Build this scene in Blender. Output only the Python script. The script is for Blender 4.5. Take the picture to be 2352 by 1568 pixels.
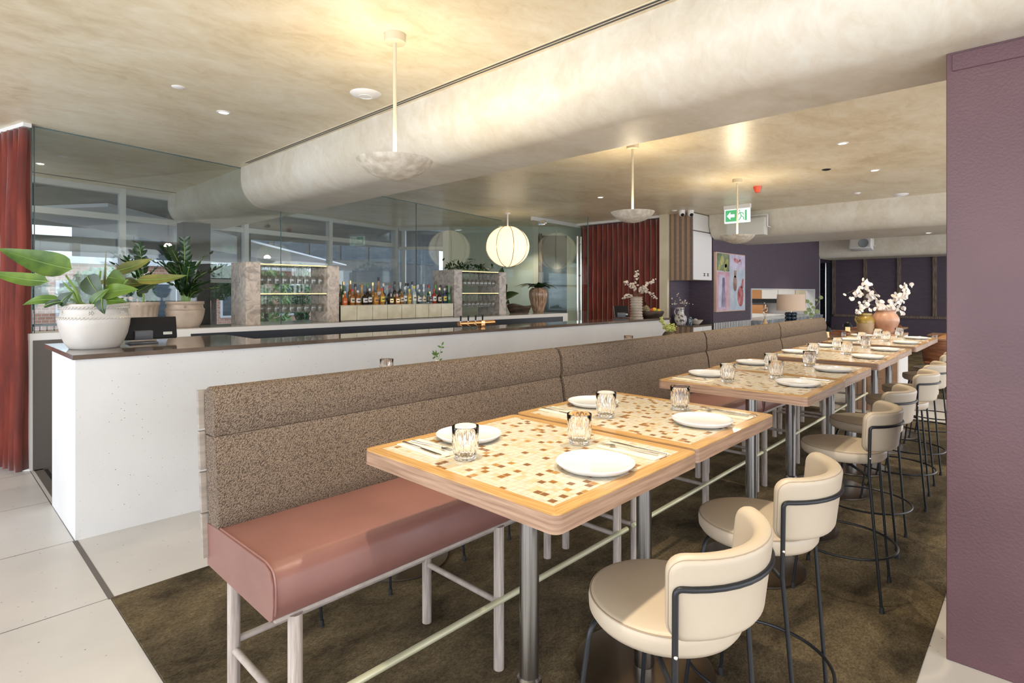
import bpy, bmesh, math, random
from mathutils import Vector, Matrix
random.seed(7)
sc = bpy.context.scene
for o in list(bpy.data.objects): bpy.data.objects.remove(o)
R = math.radians
PI = math.pi
COL = sc.collection

# ------------------------------------------------------------------ camera
HD = R(43.442)                                   # heading of the view, counter-clockwise from +X
cam_d = bpy.data.cameras.new('camera'); cam = bpy.data.objects.new('camera', cam_d); COL.objects.link(cam)
cam.location = (0, 0, 1.55); cam.rotation_euler = (R(90), 0, HD - R(90))
cam_d.sensor_width = 36; cam_d.lens = 1294.27 / 2352 * 36
cam_d.shift_y = -(784 - 670.5) / 2352
cam_d.clip_start = 0.05; cam_d.clip_end = 200
sc.camera = cam
sc.view_settings.view_transform = 'Standard'; sc.view_settings.look = 'None'
sc.view_settings.gamma = 1; sc.view_settings.use_curve_mapping = False
sc.view_settings.exposure = 0.22
# ------------------------------------------------------------------ world and daylight
w = bpy.data.worlds.new('world'); sc.world = w; w.use_nodes = True
bg = w.node_tree.nodes['Background']; bg.inputs[0].default_value = (0.80, 0.87, 1.0, 1); bg.inputs[1].default_value = 2.1

def area(name, loc, rot, sx, sy, power, color):
    d = bpy.data.lights.new(name, 'AREA'); d.shape = 'RECTANGLE'; d.size = sx; d.size_y = sy
    d.energy = power; d.color = color
    o = bpy.data.objects.new(name, d); COL.objects.link(o); o.location = loc; o.rotation_euler = rot
    return o
# daylight through the long window wall behind the camera, the end window, and the kitchen ceiling light
area('window_daylight_south', (4.2, -3.35, 1.55), (R(90), 0, 0), 13.0, 2.5, 145, (1.0, 0.985, 0.965))
area('window_daylight_west', (-2.85, 2.6, 1.55), (R(90), 0, R(-90)), 8.5, 2.5, 150, (0.97, 0.985, 1.0))
area('window_daylight_dining', (14.5, -3.35, 1.55), (R(90), 0, 0), 8.0, 2.4, 130, (1.0, 0.97, 0.93))
area('kitchen_ceiling_light', (14.6, 6.2, 2.9), (0, 0, 0), 4.0, 1.6, 70, (1.0, 0.96, 0.88))

# ------------------------------------------------------------------ helpers
def tag(o, label=None, cat=None, group=None, kind=None):
    if label: o['label'] = label
    if cat: o['category'] = cat
    if group: o['group'] = group
    if kind: o['kind'] = kind
    return o
def thing(name, label, cat, loc=(0, 0, 0), rz=0.0, group=None, kind=None):
    o = bpy.data.objects.new(name, None); o.empty_display_size = 0.1
    COL.objects.link(o); o.location = loc; o.rotation_euler = (0, 0, rz)
    return tag(o, label, cat, group, kind)
def dup(root, loc, rz, label=None, group=None):
    r = root.copy(); COL.objects.link(r); r.location = loc; r.rotation_euler = (0, 0, rz)
    if label: r['label'] = label
    if group: r['group'] = group
    for ch in list(root.children):
        c = ch.copy(); COL.objects.link(c); c.parent = r
        for g in list(ch.children):
            d = g.copy(); COL.objects.link(d); d.parent = c
    return r
class MB:
    def __init__(s): s.bm = bmesh.new()
    def box(s, x0, x1, y0, y1, z0, z1, bev=0.0, seg=2, M=None):
        v = [s.bm.verts.new(p) for p in ((x0,y0,z0),(x1,y0,z0),(x1,y1,z0),(x0,y1,z0),(x0,y0,z1),(x1,y0,z1),(x1,y1,z1),(x0,y1,z1))]
        f = [s.bm.faces.new([v[i] for i in q]) for q in ((3,2,1,0),(4,5,6,7),(0,1,5,4),(1,2,6,5),(2,3,7,6),(3,0,4,7))]
        vs = v
        if bev > 0:
            es = list({e for q in f for e in q.edges})
            r = bmesh.ops.bevel(s.bm, geom=es, offset=bev, segments=seg, profile=0.5, affect='EDGES')
            vs = list({x for q in r['faces'] for x in q.verts} | {x for x in v if x.is_valid})
            if M:
                seen = set(vs)
                for q in f:
                    if q.is_valid: seen |= set(q.verts)
                vs = list(seen)
        if M:
            for x in vs:
                if x.is_valid: x.co = M @ x.co
        return s
    def cyl(s, p0, p1, r0, r1=None, n=16, caps=True):
        r1 = r0 if r1 is None else r1
        p0, p1 = Vector(p0), Vector(p1); d = (p1 - p0).normalized()
        a = d.orthogonal().normalized(); b = d.cross(a)
        A, B = [], []
        for i in range(n):
            t = 2*PI*i/n; k = a*math.cos(t) + b*math.sin(t)
            A.append(s.bm.verts.new(p0 + k*r0)); B.append(s.bm.verts.new(p1 + k*r1))
        for i in range(n):
            j = (i+1) % n; s.bm.faces.new((A[i], A[j], B[j], B[i]))
        if caps: s.bm.faces.new(A[::-1]); s.bm.faces.new(B)
        return s
    def tube(s, pts, r, n=8, closed=False):
        P = [Vector(p) for p in pts]; m = len(P)
        T = []
        for i in range(m):
            if closed: t = P[(i+1) % m] - P[i-1]
            else: t = P[min(i+1, m-1)] - P[max(i-1, 0)]
            T.append(t.normalized())
        a = T[0].orthogonal().normalized(); rings = []
        for i in range(m):
            a = (a - T[i]*a.dot(T[i])).normalized(); b = T[i].cross(a)
            rr = r[i] if isinstance(r, (list, tuple)) else r
            rings.append([s.bm.verts.new(P[i] + (a*math.cos(2*PI*k/n) + b*math.sin(2*PI*k/n))*rr) for k in range(n)])
        for i in range(m if closed else m-1):
            A, B = rings[i], rings[(i+1) % m]
            off = 0
            if closed and i == m-1:
                best = 1e9
                for o in range(n):
                    q = sum((A[k].co - B[(k+o) % n].co).length for k in range(n))
                    if q < best: best, off = q, o
            for k in range(n):
                j = (k+1) % n
                s.bm.faces.new((A[k], A[j], B[(j+off) % n], B[(k+off) % n]))
        if not closed:
            s.bm.faces.new(rings[0][::-1]); s.bm.faces.new(rings[-1])
        return s
    def lathe(s, prof, n=32, c=(0, 0, 0), fl=0.0, nf=0, sq=(1, 1)):
        c = Vector(c); rings = []
        for pz in prof:
            r, z = pz[0], pz[1]; f_ = pz[2] if len(pz) > 2 else fl
            if r < 1e-5: rings.append([s.bm.verts.new(c + Vector((0, 0, z)))])
            else:
                q = []
                for k in range(n):
                    t = 2*PI*k/n; rr = r*(1 + f_*math.cos(nf*t)) if nf else r
                    q.append(s.bm.verts.new(c + Vector((rr*math.cos(t)*sq[0], rr*math.sin(t)*sq[1], z))))
                rings.append(q)
        for A, B in zip(rings, rings[1:]):
            if len(A) == 1 and len(B) == 1: continue
            for k in range(n):
                j = (k+1) % n
                if len(A) == 1: s.bm.faces.new((A[0], B[j], B[k]))
                elif len(B) == 1: s.bm.faces.new((A[k], A[j], B[0]))
                else: s.bm.faces.new((A[k], A[j], B[j], B[k]))
        return s
    def prism(s, pts, z0, z1, M=None):
        M = M or Matrix()
        A = [s.bm.verts.new(M @ Vector((x, y, z0))) for x, y in pts]
        B = [s.bm.verts.new(M @ Vector((x, y, z1))) for x, y in pts]
        n = len(pts)
        s.bm.faces.new(A[::-1]); s.bm.faces.new(B)
        for i in range(n):
            j = (i+1) % n; s.bm.faces.new((A[i], A[j], B[j], B[i]))
        return s
    def grid(s, fn, nu, nv, wrap=False):
        V = [[s.bm.verts.new(fn(i/nu, j/nv)) for j in range(nv+1)] for i in range(nu+1)]
        for i in range(nu):
            for j in range(nv): s.bm.faces.new((V[i][j], V[i+1][j], V[i+1][j+1], V[i][j+1]))
        return s
    def ball(s, c, r, n=10, sc_=(1, 1, 1)):
        prof = [(max(r*math.sin(PI*i/n), 0) if 0 < i < n else 0, -r*math.cos(PI*i/n)*sc_[2]) for i in range(n+1)]
        return s.lathe(prof, n*2, c, sq=(sc_[0], sc_[1]))
    def poly(s, pts):
        s.bm.faces.new([s.bm.verts.new(p) for p in pts]); return s
    def leaf(s, base, tip, wd, up=(0, 0, 1), droop=0.15, fold=0.25, n=7, shape=0.45, wave=0.0):
        base, tip, up = Vector(base), Vector(tip), Vector(up)
        d = tip - base; L = d.length; t = d.normalized()
        side = t.cross(up)
        side = side.normalized() if side.length > 1e-4 else t.orthogonal().normalized()
        nrm = side.cross(t).normalized()
        rows = []
        for i in range(n+1):
            u = i/n
            ww = wd*0.5*math.sin(PI*min(1, u**shape if shape < 1 else u))**0.85 if 0 < u < 1 else 0.0
            c = base + d*u + nrm*(droop*L*math.sin(PI*u))
            k = nrm*(fold*ww) + nrm*(wave*wd*math.sin(u*14))
            if ww < 1e-5: rows.append([s.bm.verts.new(c)])
            else: rows.append([s.bm.verts.new(c - side*ww + k), s.bm.verts.new(c - side*ww*0.5 + k*0.35), s.bm.verts.new(c), s.bm.verts.new(c + side*ww*0.5 + k*0.35), s.bm.verts.new(c + side*ww + k)])
        for A, B in zip(rows, rows[1:]):
            if len(A) == 1 and len(B) == 1: continue
            if len(A) == 1:
                for q in range(4): s.bm.faces.new((A[0], B[q+1], B[q]))
            elif len(B) == 1:
                for q in range(4): s.bm.faces.new((A[q], A[q+1], B[0]))
            else:
                for q in range(4): s.bm.faces.new((A[q], A[q+1], B[q+1], B[q]))
        return s
    def cushion(s, L, H, T, Rc, r, place, nc=6, ns=10, nr=5, K=5):
        """rounded pad; place(a, t, z) maps pad coordinates to 3D"""
        def outline(off):
            l, h, rc = L/2 - off, H/2 - off, max(Rc - off, 0.002); o = []
            for cx, cz, a0 in ((l-rc, h-rc, 0), (-l+rc, h-rc, 90), (-l+rc, -h+rc, 180), (l-rc, -h+rc, 270)):
                for i in range(nc+1):
                    a = R(a0 + 90*i/nc); o.append((cx + rc*math.cos(a), cz + rc*math.sin(a)))
                if a0 in (0, 180):
                    sg = 1 if a0 == 0 else -1
                    for i in range(1, ns): o.append((sg*(l-rc)*(1-2*i/ns), sg*h))
            return o
        rings = []
        for k in range(K, 0, -1):
            o = outline(r); rings.append([s.bm.verts.new(place(x*(1-(k/(K+1))**1.0), -T/2, z*(1-(k/(K+1))))) for x, z in o])
        for i in range(nr+1):
            a = PI*0.5*i/nr
            rings.append([s.bm.verts.new(place(x, -T/2 + r*(1-math.cos(a)), z)) for x, z in outline(r*(1-math.sin(a)))])
        for i in range(nr+1):
            a = PI*0.5*i/nr
            rings.append([s.bm.verts.new(place(x, T/2 - r*(1-math.sin(a)), z)) for x, z in outline(r*(1-math.cos(a)))])
        for k in range(1, K+1):
            o = outline(r); rings.append([s.bm.verts.new(place(x*(1-k/(K+1)), T/2, z*(1-k/(K+1)))) for x, z in o])
        n = len(rings[0])
        for A, B in zip(rings, rings[1:]):
            for k in range(n):
                j = (k+1) % n; s.bm.faces.new((A[k], A[j], B[j], B[k]))
        s.bm.faces.new(rings[0][::-1]); s.bm.faces.new(rings[-1])
        return s
    def bevel(s, off, seg=2, ang=30):
        es = [e for e in s.bm.edges if len(e.link_faces) == 2 and e.calc_face_angle(0) > R(ang)]
        bmesh.ops.recalc_face_normals(s.bm, faces=s.bm.faces)
        bmesh.ops.bevel(s.bm, geom=es, offset=off, segments=seg, profile=0.5, affect='EDGES'); return s
    def xf(s, M):
        for v in s.bm.verts: v.co = M @ v.co
        return s
    def build(s, name, mat, parent=None, smooth=True, ang=38, fix=True, label=None):
        bm = s.bm
        if fix: bmesh.ops.recalc_face_normals(bm, faces=bm.faces)
        bm.normal_update()
        if smooth:
            for f in bm.faces: f.smooth = True
            lim = R(ang)
            for e in bm.edges:
                if len(e.link_faces) == 2 and e.calc_face_angle(0) > lim: e.smooth = False
        me = bpy.data.meshes.new(name); bm.to_mesh(me); bm.free()
        me.materials.append(mat)
        o = bpy.data.objects.new(name, me); COL.objects.link(o)
        if parent: o.parent = parent
        if label: o['label'] = label
        return o
def fillet(pts, r, n=5):
    P = [Vector(p) for p in pts]; out = [P[0]]
    for i in range(1, len(P)-1):
        a, b = (P[i-1]-P[i]), (P[i+1]-P[i]); rr = min(r, a.length*0.45, b.length*0.45)
        p, q = P[i] + a.normalized()*rr, P[i] + b.normalized()*rr
        for k in range(n+1):
            t = k/n; out.append(p*(1-t)**2 + P[i]*2*t*(1-t) + q*t*t)
    out.append(P[-1]); return out
def struct(o, label=None, cat=None):
    o['kind'] = 'structure'
    if label: o['label'] = label
    if cat: o['category'] = cat
    return o

# ------------------------------------------------------------------ materials
def newmat(name):
    m = bpy.data.materials.new(name); m.use_nodes = True
    return m, m.node_tree, m.node_tree.nodes['Principled BSDF']
def N(nt, t, **kw):
    n = nt.nodes.new(t)
    for k, v in kw.items():
        if k in n.inputs.keys(): n.inputs[k].default_value = v
        else: setattr(n, k, v)
    return n
def L(nt, a, b): nt.links.new(a, b)
def pm(name, col, rough=0.5, metal=0.0, spec=0.5, trans=0.0, emit=None, es=0.0, coat=0.0, ior=1.5, alpha=1.0, sheen=0.0):
    m, nt, p = newmat(name)
    p.inputs['Base Color'].default_value = (*col, 1); p.inputs['Roughness'].default_value = rough
    p.inputs['Metallic'].default_value = metal; p.inputs['Specular IOR Level'].default_value = spec
    p.inputs['Transmission Weight'].default_value = trans; p.inputs['IOR'].default_value = ior
    p.inputs['Coat Weight'].default_value = coat; p.inputs['Alpha'].default_value = alpha
    p.inputs['Sheen Weight'].default_value = sheen
    if emit: p.inputs['Emission Color'].default_value = (*emit, 1); p.inputs['Emission Strength'].default_value = es
    return m
def noisy(name, c1, c2, scale=4, detail=4, rough=0.5, bump=0.0, bscale=None, stretch=(1, 1, 1), metal=0.0, spec=0.5, lo=0.35, hi=0.65, coat=0.0, dist=0.0, r2=None, sheen=0.0, nr=0.5):
    m, nt, p = newmat(name)
    tc = N(nt, 'ShaderNodeTexCoord'); mp = N(nt, 'ShaderNodeMapping'); mp.inputs['Scale'].default_value = stretch
    L(nt, tc.outputs['Object'], mp.inputs[0])
    nz = N(nt, 'ShaderNodeTexNoise'); nz.inputs['Scale'].default_value = scale; nz.inputs['Detail'].default_value = detail; nz.inputs['Distortion'].default_value = dist; nz.inputs['Roughness'].default_value = nr
    L(nt, mp.outputs[0], nz.inputs[0])
    cr = N(nt, 'ShaderNodeValToRGB'); cr.color_ramp.elements[0].position = lo; cr.color_ramp.elements[1].position = hi
    cr.color_ramp.elements[0].color = (*c1, 1); cr.color_ramp.elements[1].color = (*c2, 1)
    L(nt, nz.outputs[0], cr.inputs[0]); L(nt, cr.outputs[0], p.inputs['Base Color'])
    p.inputs['Roughness'].default_value = rough; p.inputs['Metallic'].default_value = metal
    p.inputs['Specular IOR Level'].default_value = spec; p.inputs['Coat Weight'].default_value = coat
    p.inputs['Sheen Weight'].default_value = sheen
    if r2 is not None:
        mr = N(nt, 'ShaderNodeMapRange'); mr.inputs[3].default_value = rough; mr.inputs[4].default_value = r2
        L(nt, nz.outputs[0], mr.inputs[0]); L(nt, mr.outputs[0], p.inputs['Roughness'])
    if bump:
        b = N(nt, 'ShaderNodeBump'); b.inputs['Strength'].default_value = bump; b.inputs['Distance'].default_value = 0.01
        if bscale:
            n2 = N(nt, 'ShaderNodeTexNoise'); n2.inputs['Scale'].default_value = bscale; n2.inputs['Detail'].default_value = 3
            L(nt, mp.outputs[0], n2.inputs[0]); L(nt, n2.outputs[0], b.inputs['Height'])
        else: L(nt, nz.outputs[0], b.inputs['Height'])
        L(nt, b.outputs[0], p.inputs['Normal'])
    return m
def sheet_glass(name, tint=(0.93, 0.97, 0.95), ior=1.5, rough=0.0, k=1.0):
    m = bpy.data.materials.new(name); m.use_nodes = True; nt = m.node_tree; nt.nodes.clear()
    out = N(nt, 'ShaderNodeOutputMaterial'); mix = N(nt, 'ShaderNodeMixShader')
    tr = N(nt, 'ShaderNodeBsdfTransparent'); tr.inputs[0].default_value = (*tint, 1)
    gl = N(nt, 'ShaderNodeBsdfGlossy'); gl.inputs['Roughness'].default_value = rough; gl.inputs[0].default_value = (0.95, 1, 0.98, 1)
    fr = N(nt, 'ShaderNodeFresnel'); ge = N(nt, 'ShaderNodeNewGeometry'); mr = N(nt, 'ShaderNodeMapRange')
    mr.inputs[3].default_value = ior; mr.inputs[4].default_value = 1/ior; L(nt, ge.outputs['Backfacing'], mr.inputs[0]); L(nt, mr.outputs[0], fr.inputs[0])
    mu = N(nt, 'ShaderNodeMath', operation='MULTIPLY'); mu.inputs[1].default_value = k; mu.use_clamp = True
    L(nt, fr.outputs[0], mu.inputs[0]); L(nt, mu.outputs[0], mix.inputs[0]); L(nt, tr.outputs[0], mix.inputs[1]); L(nt, gl.outputs[0], mix.inputs[2]); L(nt, mix.outputs[0], out.inputs[0])
    return m
M = {}
def plaster(name, c1, c2, c3, rough):
    m, nt, p = newmat(name)
    tc = N(nt, 'ShaderNodeTexCoord'); mp = N(nt, 'ShaderNodeMapping'); mp.inputs['Scale'].default_value = (1.0, 1.6, 1.3)
    L(nt, tc.outputs['Object'], mp.inputs[0])
    a = N(nt, 'ShaderNodeTexNoise'); a.inputs['Scale'].default_value = 1.3; a.inputs['Detail'].default_value = 6; a.inputs['Roughness'].default_value = 0.62; a.inputs['Distortion'].default_value = 0.8
    b = N(nt, 'ShaderNodeTexNoise'); b.inputs['Scale'].default_value = 6; b.inputs['Detail'].default_value = 8; b.inputs['Roughness'].default_value = 0.7; b.inputs['Distortion'].default_value = 1.2
    L(nt, mp.outputs[0], a.inputs[0]); L(nt, mp.outputs[0], b.inputs[0])
    ad = N(nt, 'ShaderNodeMix'); ad.inputs[0].default_value = 0.42
    L(nt, a.outputs[0], ad.inputs[2]); L(nt, b.outputs[0], ad.inputs[3])
    cr = N(nt, 'ShaderNodeValToRGB'); e = cr.color_ramp.elements
    e[0].position = 0.36; e[0].color = (*c1, 1); e[1].position = 0.64; e[1].color = (*c3, 1)
    q = e.new(0.5); q.color = (*c2, 1)
    L(nt, ad.outputs[0], cr.inputs[0]); L(nt, cr.outputs[0], p.inputs['Base Color'])
    mr = N(nt, 'ShaderNodeMapRange'); mr.inputs[3].default_value = rough-0.08; mr.inputs[4].default_value = rough+0.12
    L(nt, b.outputs[0], mr.inputs[0]); L(nt, mr.outputs[0], p.inputs['Roughness'])
    bp = N(nt, 'ShaderNodeBump'); bp.inputs['Strength'].default_value = 0.12; bp.inputs['Distance'].default_value = 0.02
    L(nt, a.outputs[0], bp.inputs['Height']); L(nt, bp.outputs[0], p.inputs['Normal'])
    return m
M['plaster'] = plaster('venetian_plaster', (0.60, 0.50, 0.33), (0.73, 0.64, 0.47), (0.81, 0.75, 0.61), 0.34)
M['plaster_beam'] = plaster('venetian_plaster_beam', (0.58, 0.52, 0.41), (0.66, 0.61, 0.51), (0.73, 0.70, 0.62), 0.42)
def terrazzo(name, base, base2, dots, scale, rough, tile=None, th=0.33):
    m, nt, p = newmat(name)
    tc = N(nt, 'ShaderNodeTexCoord')
    n1 = N(nt, 'ShaderNodeTexNoise'); n1.inputs['Scale'].default_value = 1.6; n1.inputs['Detail'].default_value = 4; L(nt, tc.outputs['Object'], n1.inputs[0])
    c1 = N(nt, 'ShaderNodeValToRGB'); c1.color_ramp.elements[0].position = 0.35; c1.color_ramp.elements[1].position = 0.65
    c1.color_ramp.elements[0].color = (*base, 1); c1.color_ramp.elements[1].color = (*base2, 1); L(nt, n1.outputs[0], c1.inputs[0])
    vo = N(nt, 'ShaderNodeTexVoronoi'); vo.inputs['Scale'].default_value = scale; L(nt, tc.outputs['Object'], vo.inputs[0])
    lt = N(nt, 'ShaderNodeMath', operation='LESS_THAN'); lt.inputs[1].default_value = 0.16; L(nt, vo.outputs['Distance'], lt.inputs[0])
    sp = N(nt, 'ShaderNodeSeparateColor'); L(nt, vo.outputs['Color'], sp.inputs[0])
    l2 = N(nt, 'ShaderNodeMath', operation='LESS_THAN'); l2.inputs[1].default_value = th; L(nt, sp.outputs[0], l2.inputs[0])
    mu = N(nt, 'ShaderNodeMath', operation='MULTIPLY'); L(nt, lt.outputs[0], mu.inputs[0]); L(nt, l2.outputs[0], mu.inputs[1])
    m2 = N(nt, 'ShaderNodeMath', operation='MULTIPLY'); L(nt, mu.outputs[0], m2.inputs[0]); L(nt, sp.outputs[1], m2.inputs[1])
    mx = N(nt, 'ShaderNodeMix', data_type='RGBA'); mx.inputs[7].default_value = (*dots, 1)
    L(nt, m2.outputs[0], mx.inputs[0]); L(nt, c1.outputs[0], mx.inputs[6]); last = mx.outputs[2]
    if tile:
        ox, oy, px, py, gw = tile
        sx = N(nt, 'ShaderNodeSeparateXYZ'); L(nt, tc.outputs['Object'], sx.inputs[0]); outs = []
        for k, (o_, p_) in enumerate(((ox, px), (oy, py))):
            a = N(nt, 'ShaderNodeMath', operation='SUBTRACT'); a.inputs[1].default_value = o_ - 50*p_; L(nt, sx.outputs[k], a.inputs[0])
            b = N(nt, 'ShaderNodeMath', operation='MODULO'); b.inputs[1].default_value = p_; L(nt, a.outputs[0], b.inputs[0])
            c = N(nt, 'ShaderNodeMath', operation='LESS_THAN'); c.inputs[1].default_value = gw; L(nt, b.outputs[0], c.inputs[0]); outs.append(c)
        mm = N(nt, 'ShaderNodeMath', operation='MAXIMUM'); L(nt, outs[0].outputs[0], mm.inputs[0]); L(nt, outs[1].outputs[0], mm.inputs[1])
        m3 = N(nt, 'ShaderNodeMix', data_type='RGBA'); m3.inputs[7].default_value = (0.09, 0.08, 0.07, 1)
        L(nt, mm.outputs[0], m3.inputs[0]); L(nt, last, m3.inputs[6]); last = m3.outputs[2]
    L(nt, last, p.inputs['Base Color']); p.inputs['Roughness'].default_value = rough
    return m
M['floor'] = terrazzo('stone_floor_tiles', (0.51, 0.49, 0.465), (0.58, 0.555, 0.525), (0.16, 0.14, 0.12), 38, 0.33, (0.672, 3.44, 0.96, 0.955, 0.006), 0.10)
M['bar'] = terrazzo('white_terrazzo', (0.70, 0.705, 0.71), (0.755, 0.76, 0.765), (0.12, 0.12, 0.12), 60, 0.45, None, 0.16)
def carpet():
    m, nt, p = newmat('olive_carpet'); tc = N(nt, 'ShaderNodeTexCoord')
    mp = N(nt, 'ShaderNodeMapping'); mp.inputs['Scale'].default_value = (0.8, 1.3, 1); L(nt, tc.outputs['Object'], mp.inputs[0])
    a = N(nt, 'ShaderNodeTexNoise'); a.inputs['Scale'].default_value = 3.0; a.inputs['Detail'].default_value = 8; a.inputs['Roughness'].default_value = 0.65; a.inputs['Distortion'].default_value = 0.4; L(nt, mp.outputs[0], a.inputs[0])
    f = N(nt, 'ShaderNodeTexNoise'); f.inputs['Scale'].default_value = 95; f.inputs['Detail'].default_value = 6; f.inputs['Roughness'].default_value = 0.8; L(nt, mp.outputs[0], f.inputs[0])
    cr = N(nt, 'ShaderNodeValToRGB'); e = cr.color_ramp.elements; e[0].position = 0.34; e[0].color = (0.045, 0.035, 0.021, 1); e[1].position = 0.68; e[1].color = (0.185, 0.142, 0.082, 1); L(nt, a.outputs[0], cr.inputs[0])
    mr = N(nt, 'ShaderNodeMapRange'); mr.inputs[1].default_value = 0.3; mr.inputs[2].default_value = 0.7; mr.inputs[3].default_value = 0.30; mr.inputs[4].default_value = 1.75; L(nt, f.outputs[0], mr.inputs[0])
    vm = N(nt, 'ShaderNodeVectorMath', operation='SCALE'); L(nt, cr.outputs[0], vm.inputs[0]); L(nt, mr.outputs[0], vm.inputs['Scale']); L(nt, vm.outputs[0], p.inputs['Base Color'])
    p.inputs['Roughness'].default_value = 0.95; p.inputs['Specular IOR Level'].default_value = 0.1
    bp = N(nt, 'ShaderNodeBump'); bp.inputs['Strength'].default_value = 0.8; bp.inputs['Distance'].default_value = 0.006; L(nt, f.outputs[0], bp.inputs['Height']); L(nt, bp.outputs[0], p.inputs['Normal'])
    return m
M['carpet'] = carpet()
def boucle():
    m, nt, p = newmat('boucle_fabric'); tc = N(nt, 'ShaderNodeTexCoord')
    mp = N(nt, 'ShaderNodeMapping'); mp.inputs['Scale'].default_value = (1, 1, 1.0); mp.inputs['Rotation'].default_value = (0, R(38), 0)
    L(nt, tc.outputs['Object'], mp.inputs[0])
    m2 = N(nt, 'ShaderNodeMapping'); m2.inputs['Scale'].default_value = (0.75, 1, 1.35); L(nt, mp.outputs[0], m2.inputs[0])
    v = N(nt, 'ShaderNodeTexVoronoi'); v.inputs['Scale'].default_value = 215; L(nt, m2.outputs[0], v.inputs[0])
    cr = N(nt, 'ShaderNodeValToRGB'); e = cr.color_ramp.elements; e[0].position = 0.10; e[0].color = (0.37, 0.295, 0.225, 1); e[1].position = 0.75; e[1].color = (0.085, 0.062, 0.046, 1)
    q = e.new(0.34); q.color = (0.235, 0.18, 0.137, 1)
    L(nt, v.outputs['Distance'], cr.inputs[0])
    L(nt, cr.outputs[0], p.inputs['Base Color']); p.inputs['Roughness'].default_value = 0.9; p.inputs['Specular IOR Level'].default_value = 0.2
    b = N(nt, 'ShaderNodeBump'); b.inputs['Strength'].default_value = 0.9; b.inputs['Distance'].default_value = 0.004; b.invert = True
    L(nt, v.outputs['Distance'], b.inputs['Height']); L(nt, b.outputs[0], p.inputs['Normal'])
    return m
M['boucle'] = boucle()
M['pink'] = noisy('rose_leather', (0.20, 0.094, 0.080), (0.24, 0.113, 0.096), 3, 3, 0.30, 0.08, 420, spec=0.5)
M['cream'] = noisy('cream_leather', (0.445, 0.375, 0.285), (0.485, 0.41, 0.315), 3, 3, 0.42, 0.05, 500)
M['stitch'] = pm('stitching', (0.30, 0.23, 0.16), 0.7)
M['greige'] = pm('bar_light_bar', (0.62, 0.60, 0.55), 0.5)
M['leg'] = noisy('limed_oak', (0.31, 0.26, 0.23), (0.49, 0.43, 0.39), 7, 5, 0.55, 0.1, None, (14, 14, 0.9))
M['legh'] = noisy('limed_oak_rails', (0.33, 0.28, 0.25), (0.44, 0.385, 0.345), 18, 4, 0.55)
M['slat'] = noisy('grey_timber_slat', (0.24, 0.21, 0.185), (0.33, 0.29, 0.255), 6, 5, 0.55, stretch=(1, 1, 10))
M['rail'] = noisy('pale_brass_rail', (0.50, 0.50, 0.33), (0.66, 0.65, 0.47), 3, 2, 0.38, metal=0.25)
M['oak'] = noisy('oak_edge', (0.22, 0.127, 0.080), (0.39, 0.25, 0.165), 5, 6, 0.42, 0.08, None, (1.2, 1.2, 26), lo=0.3, hi=0.68)
M['oaktop'] = noisy('oak_golden_border', (0.40, 0.205, 0.060), (0.58, 0.36, 0.135), 4, 8, 0.26, 0.0, None, (1.6, 38, 1), lo=0.3, hi=0.66, dist=0.5, coat=0.3)  # top border oak, warmer and more golden than the edge oak
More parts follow.
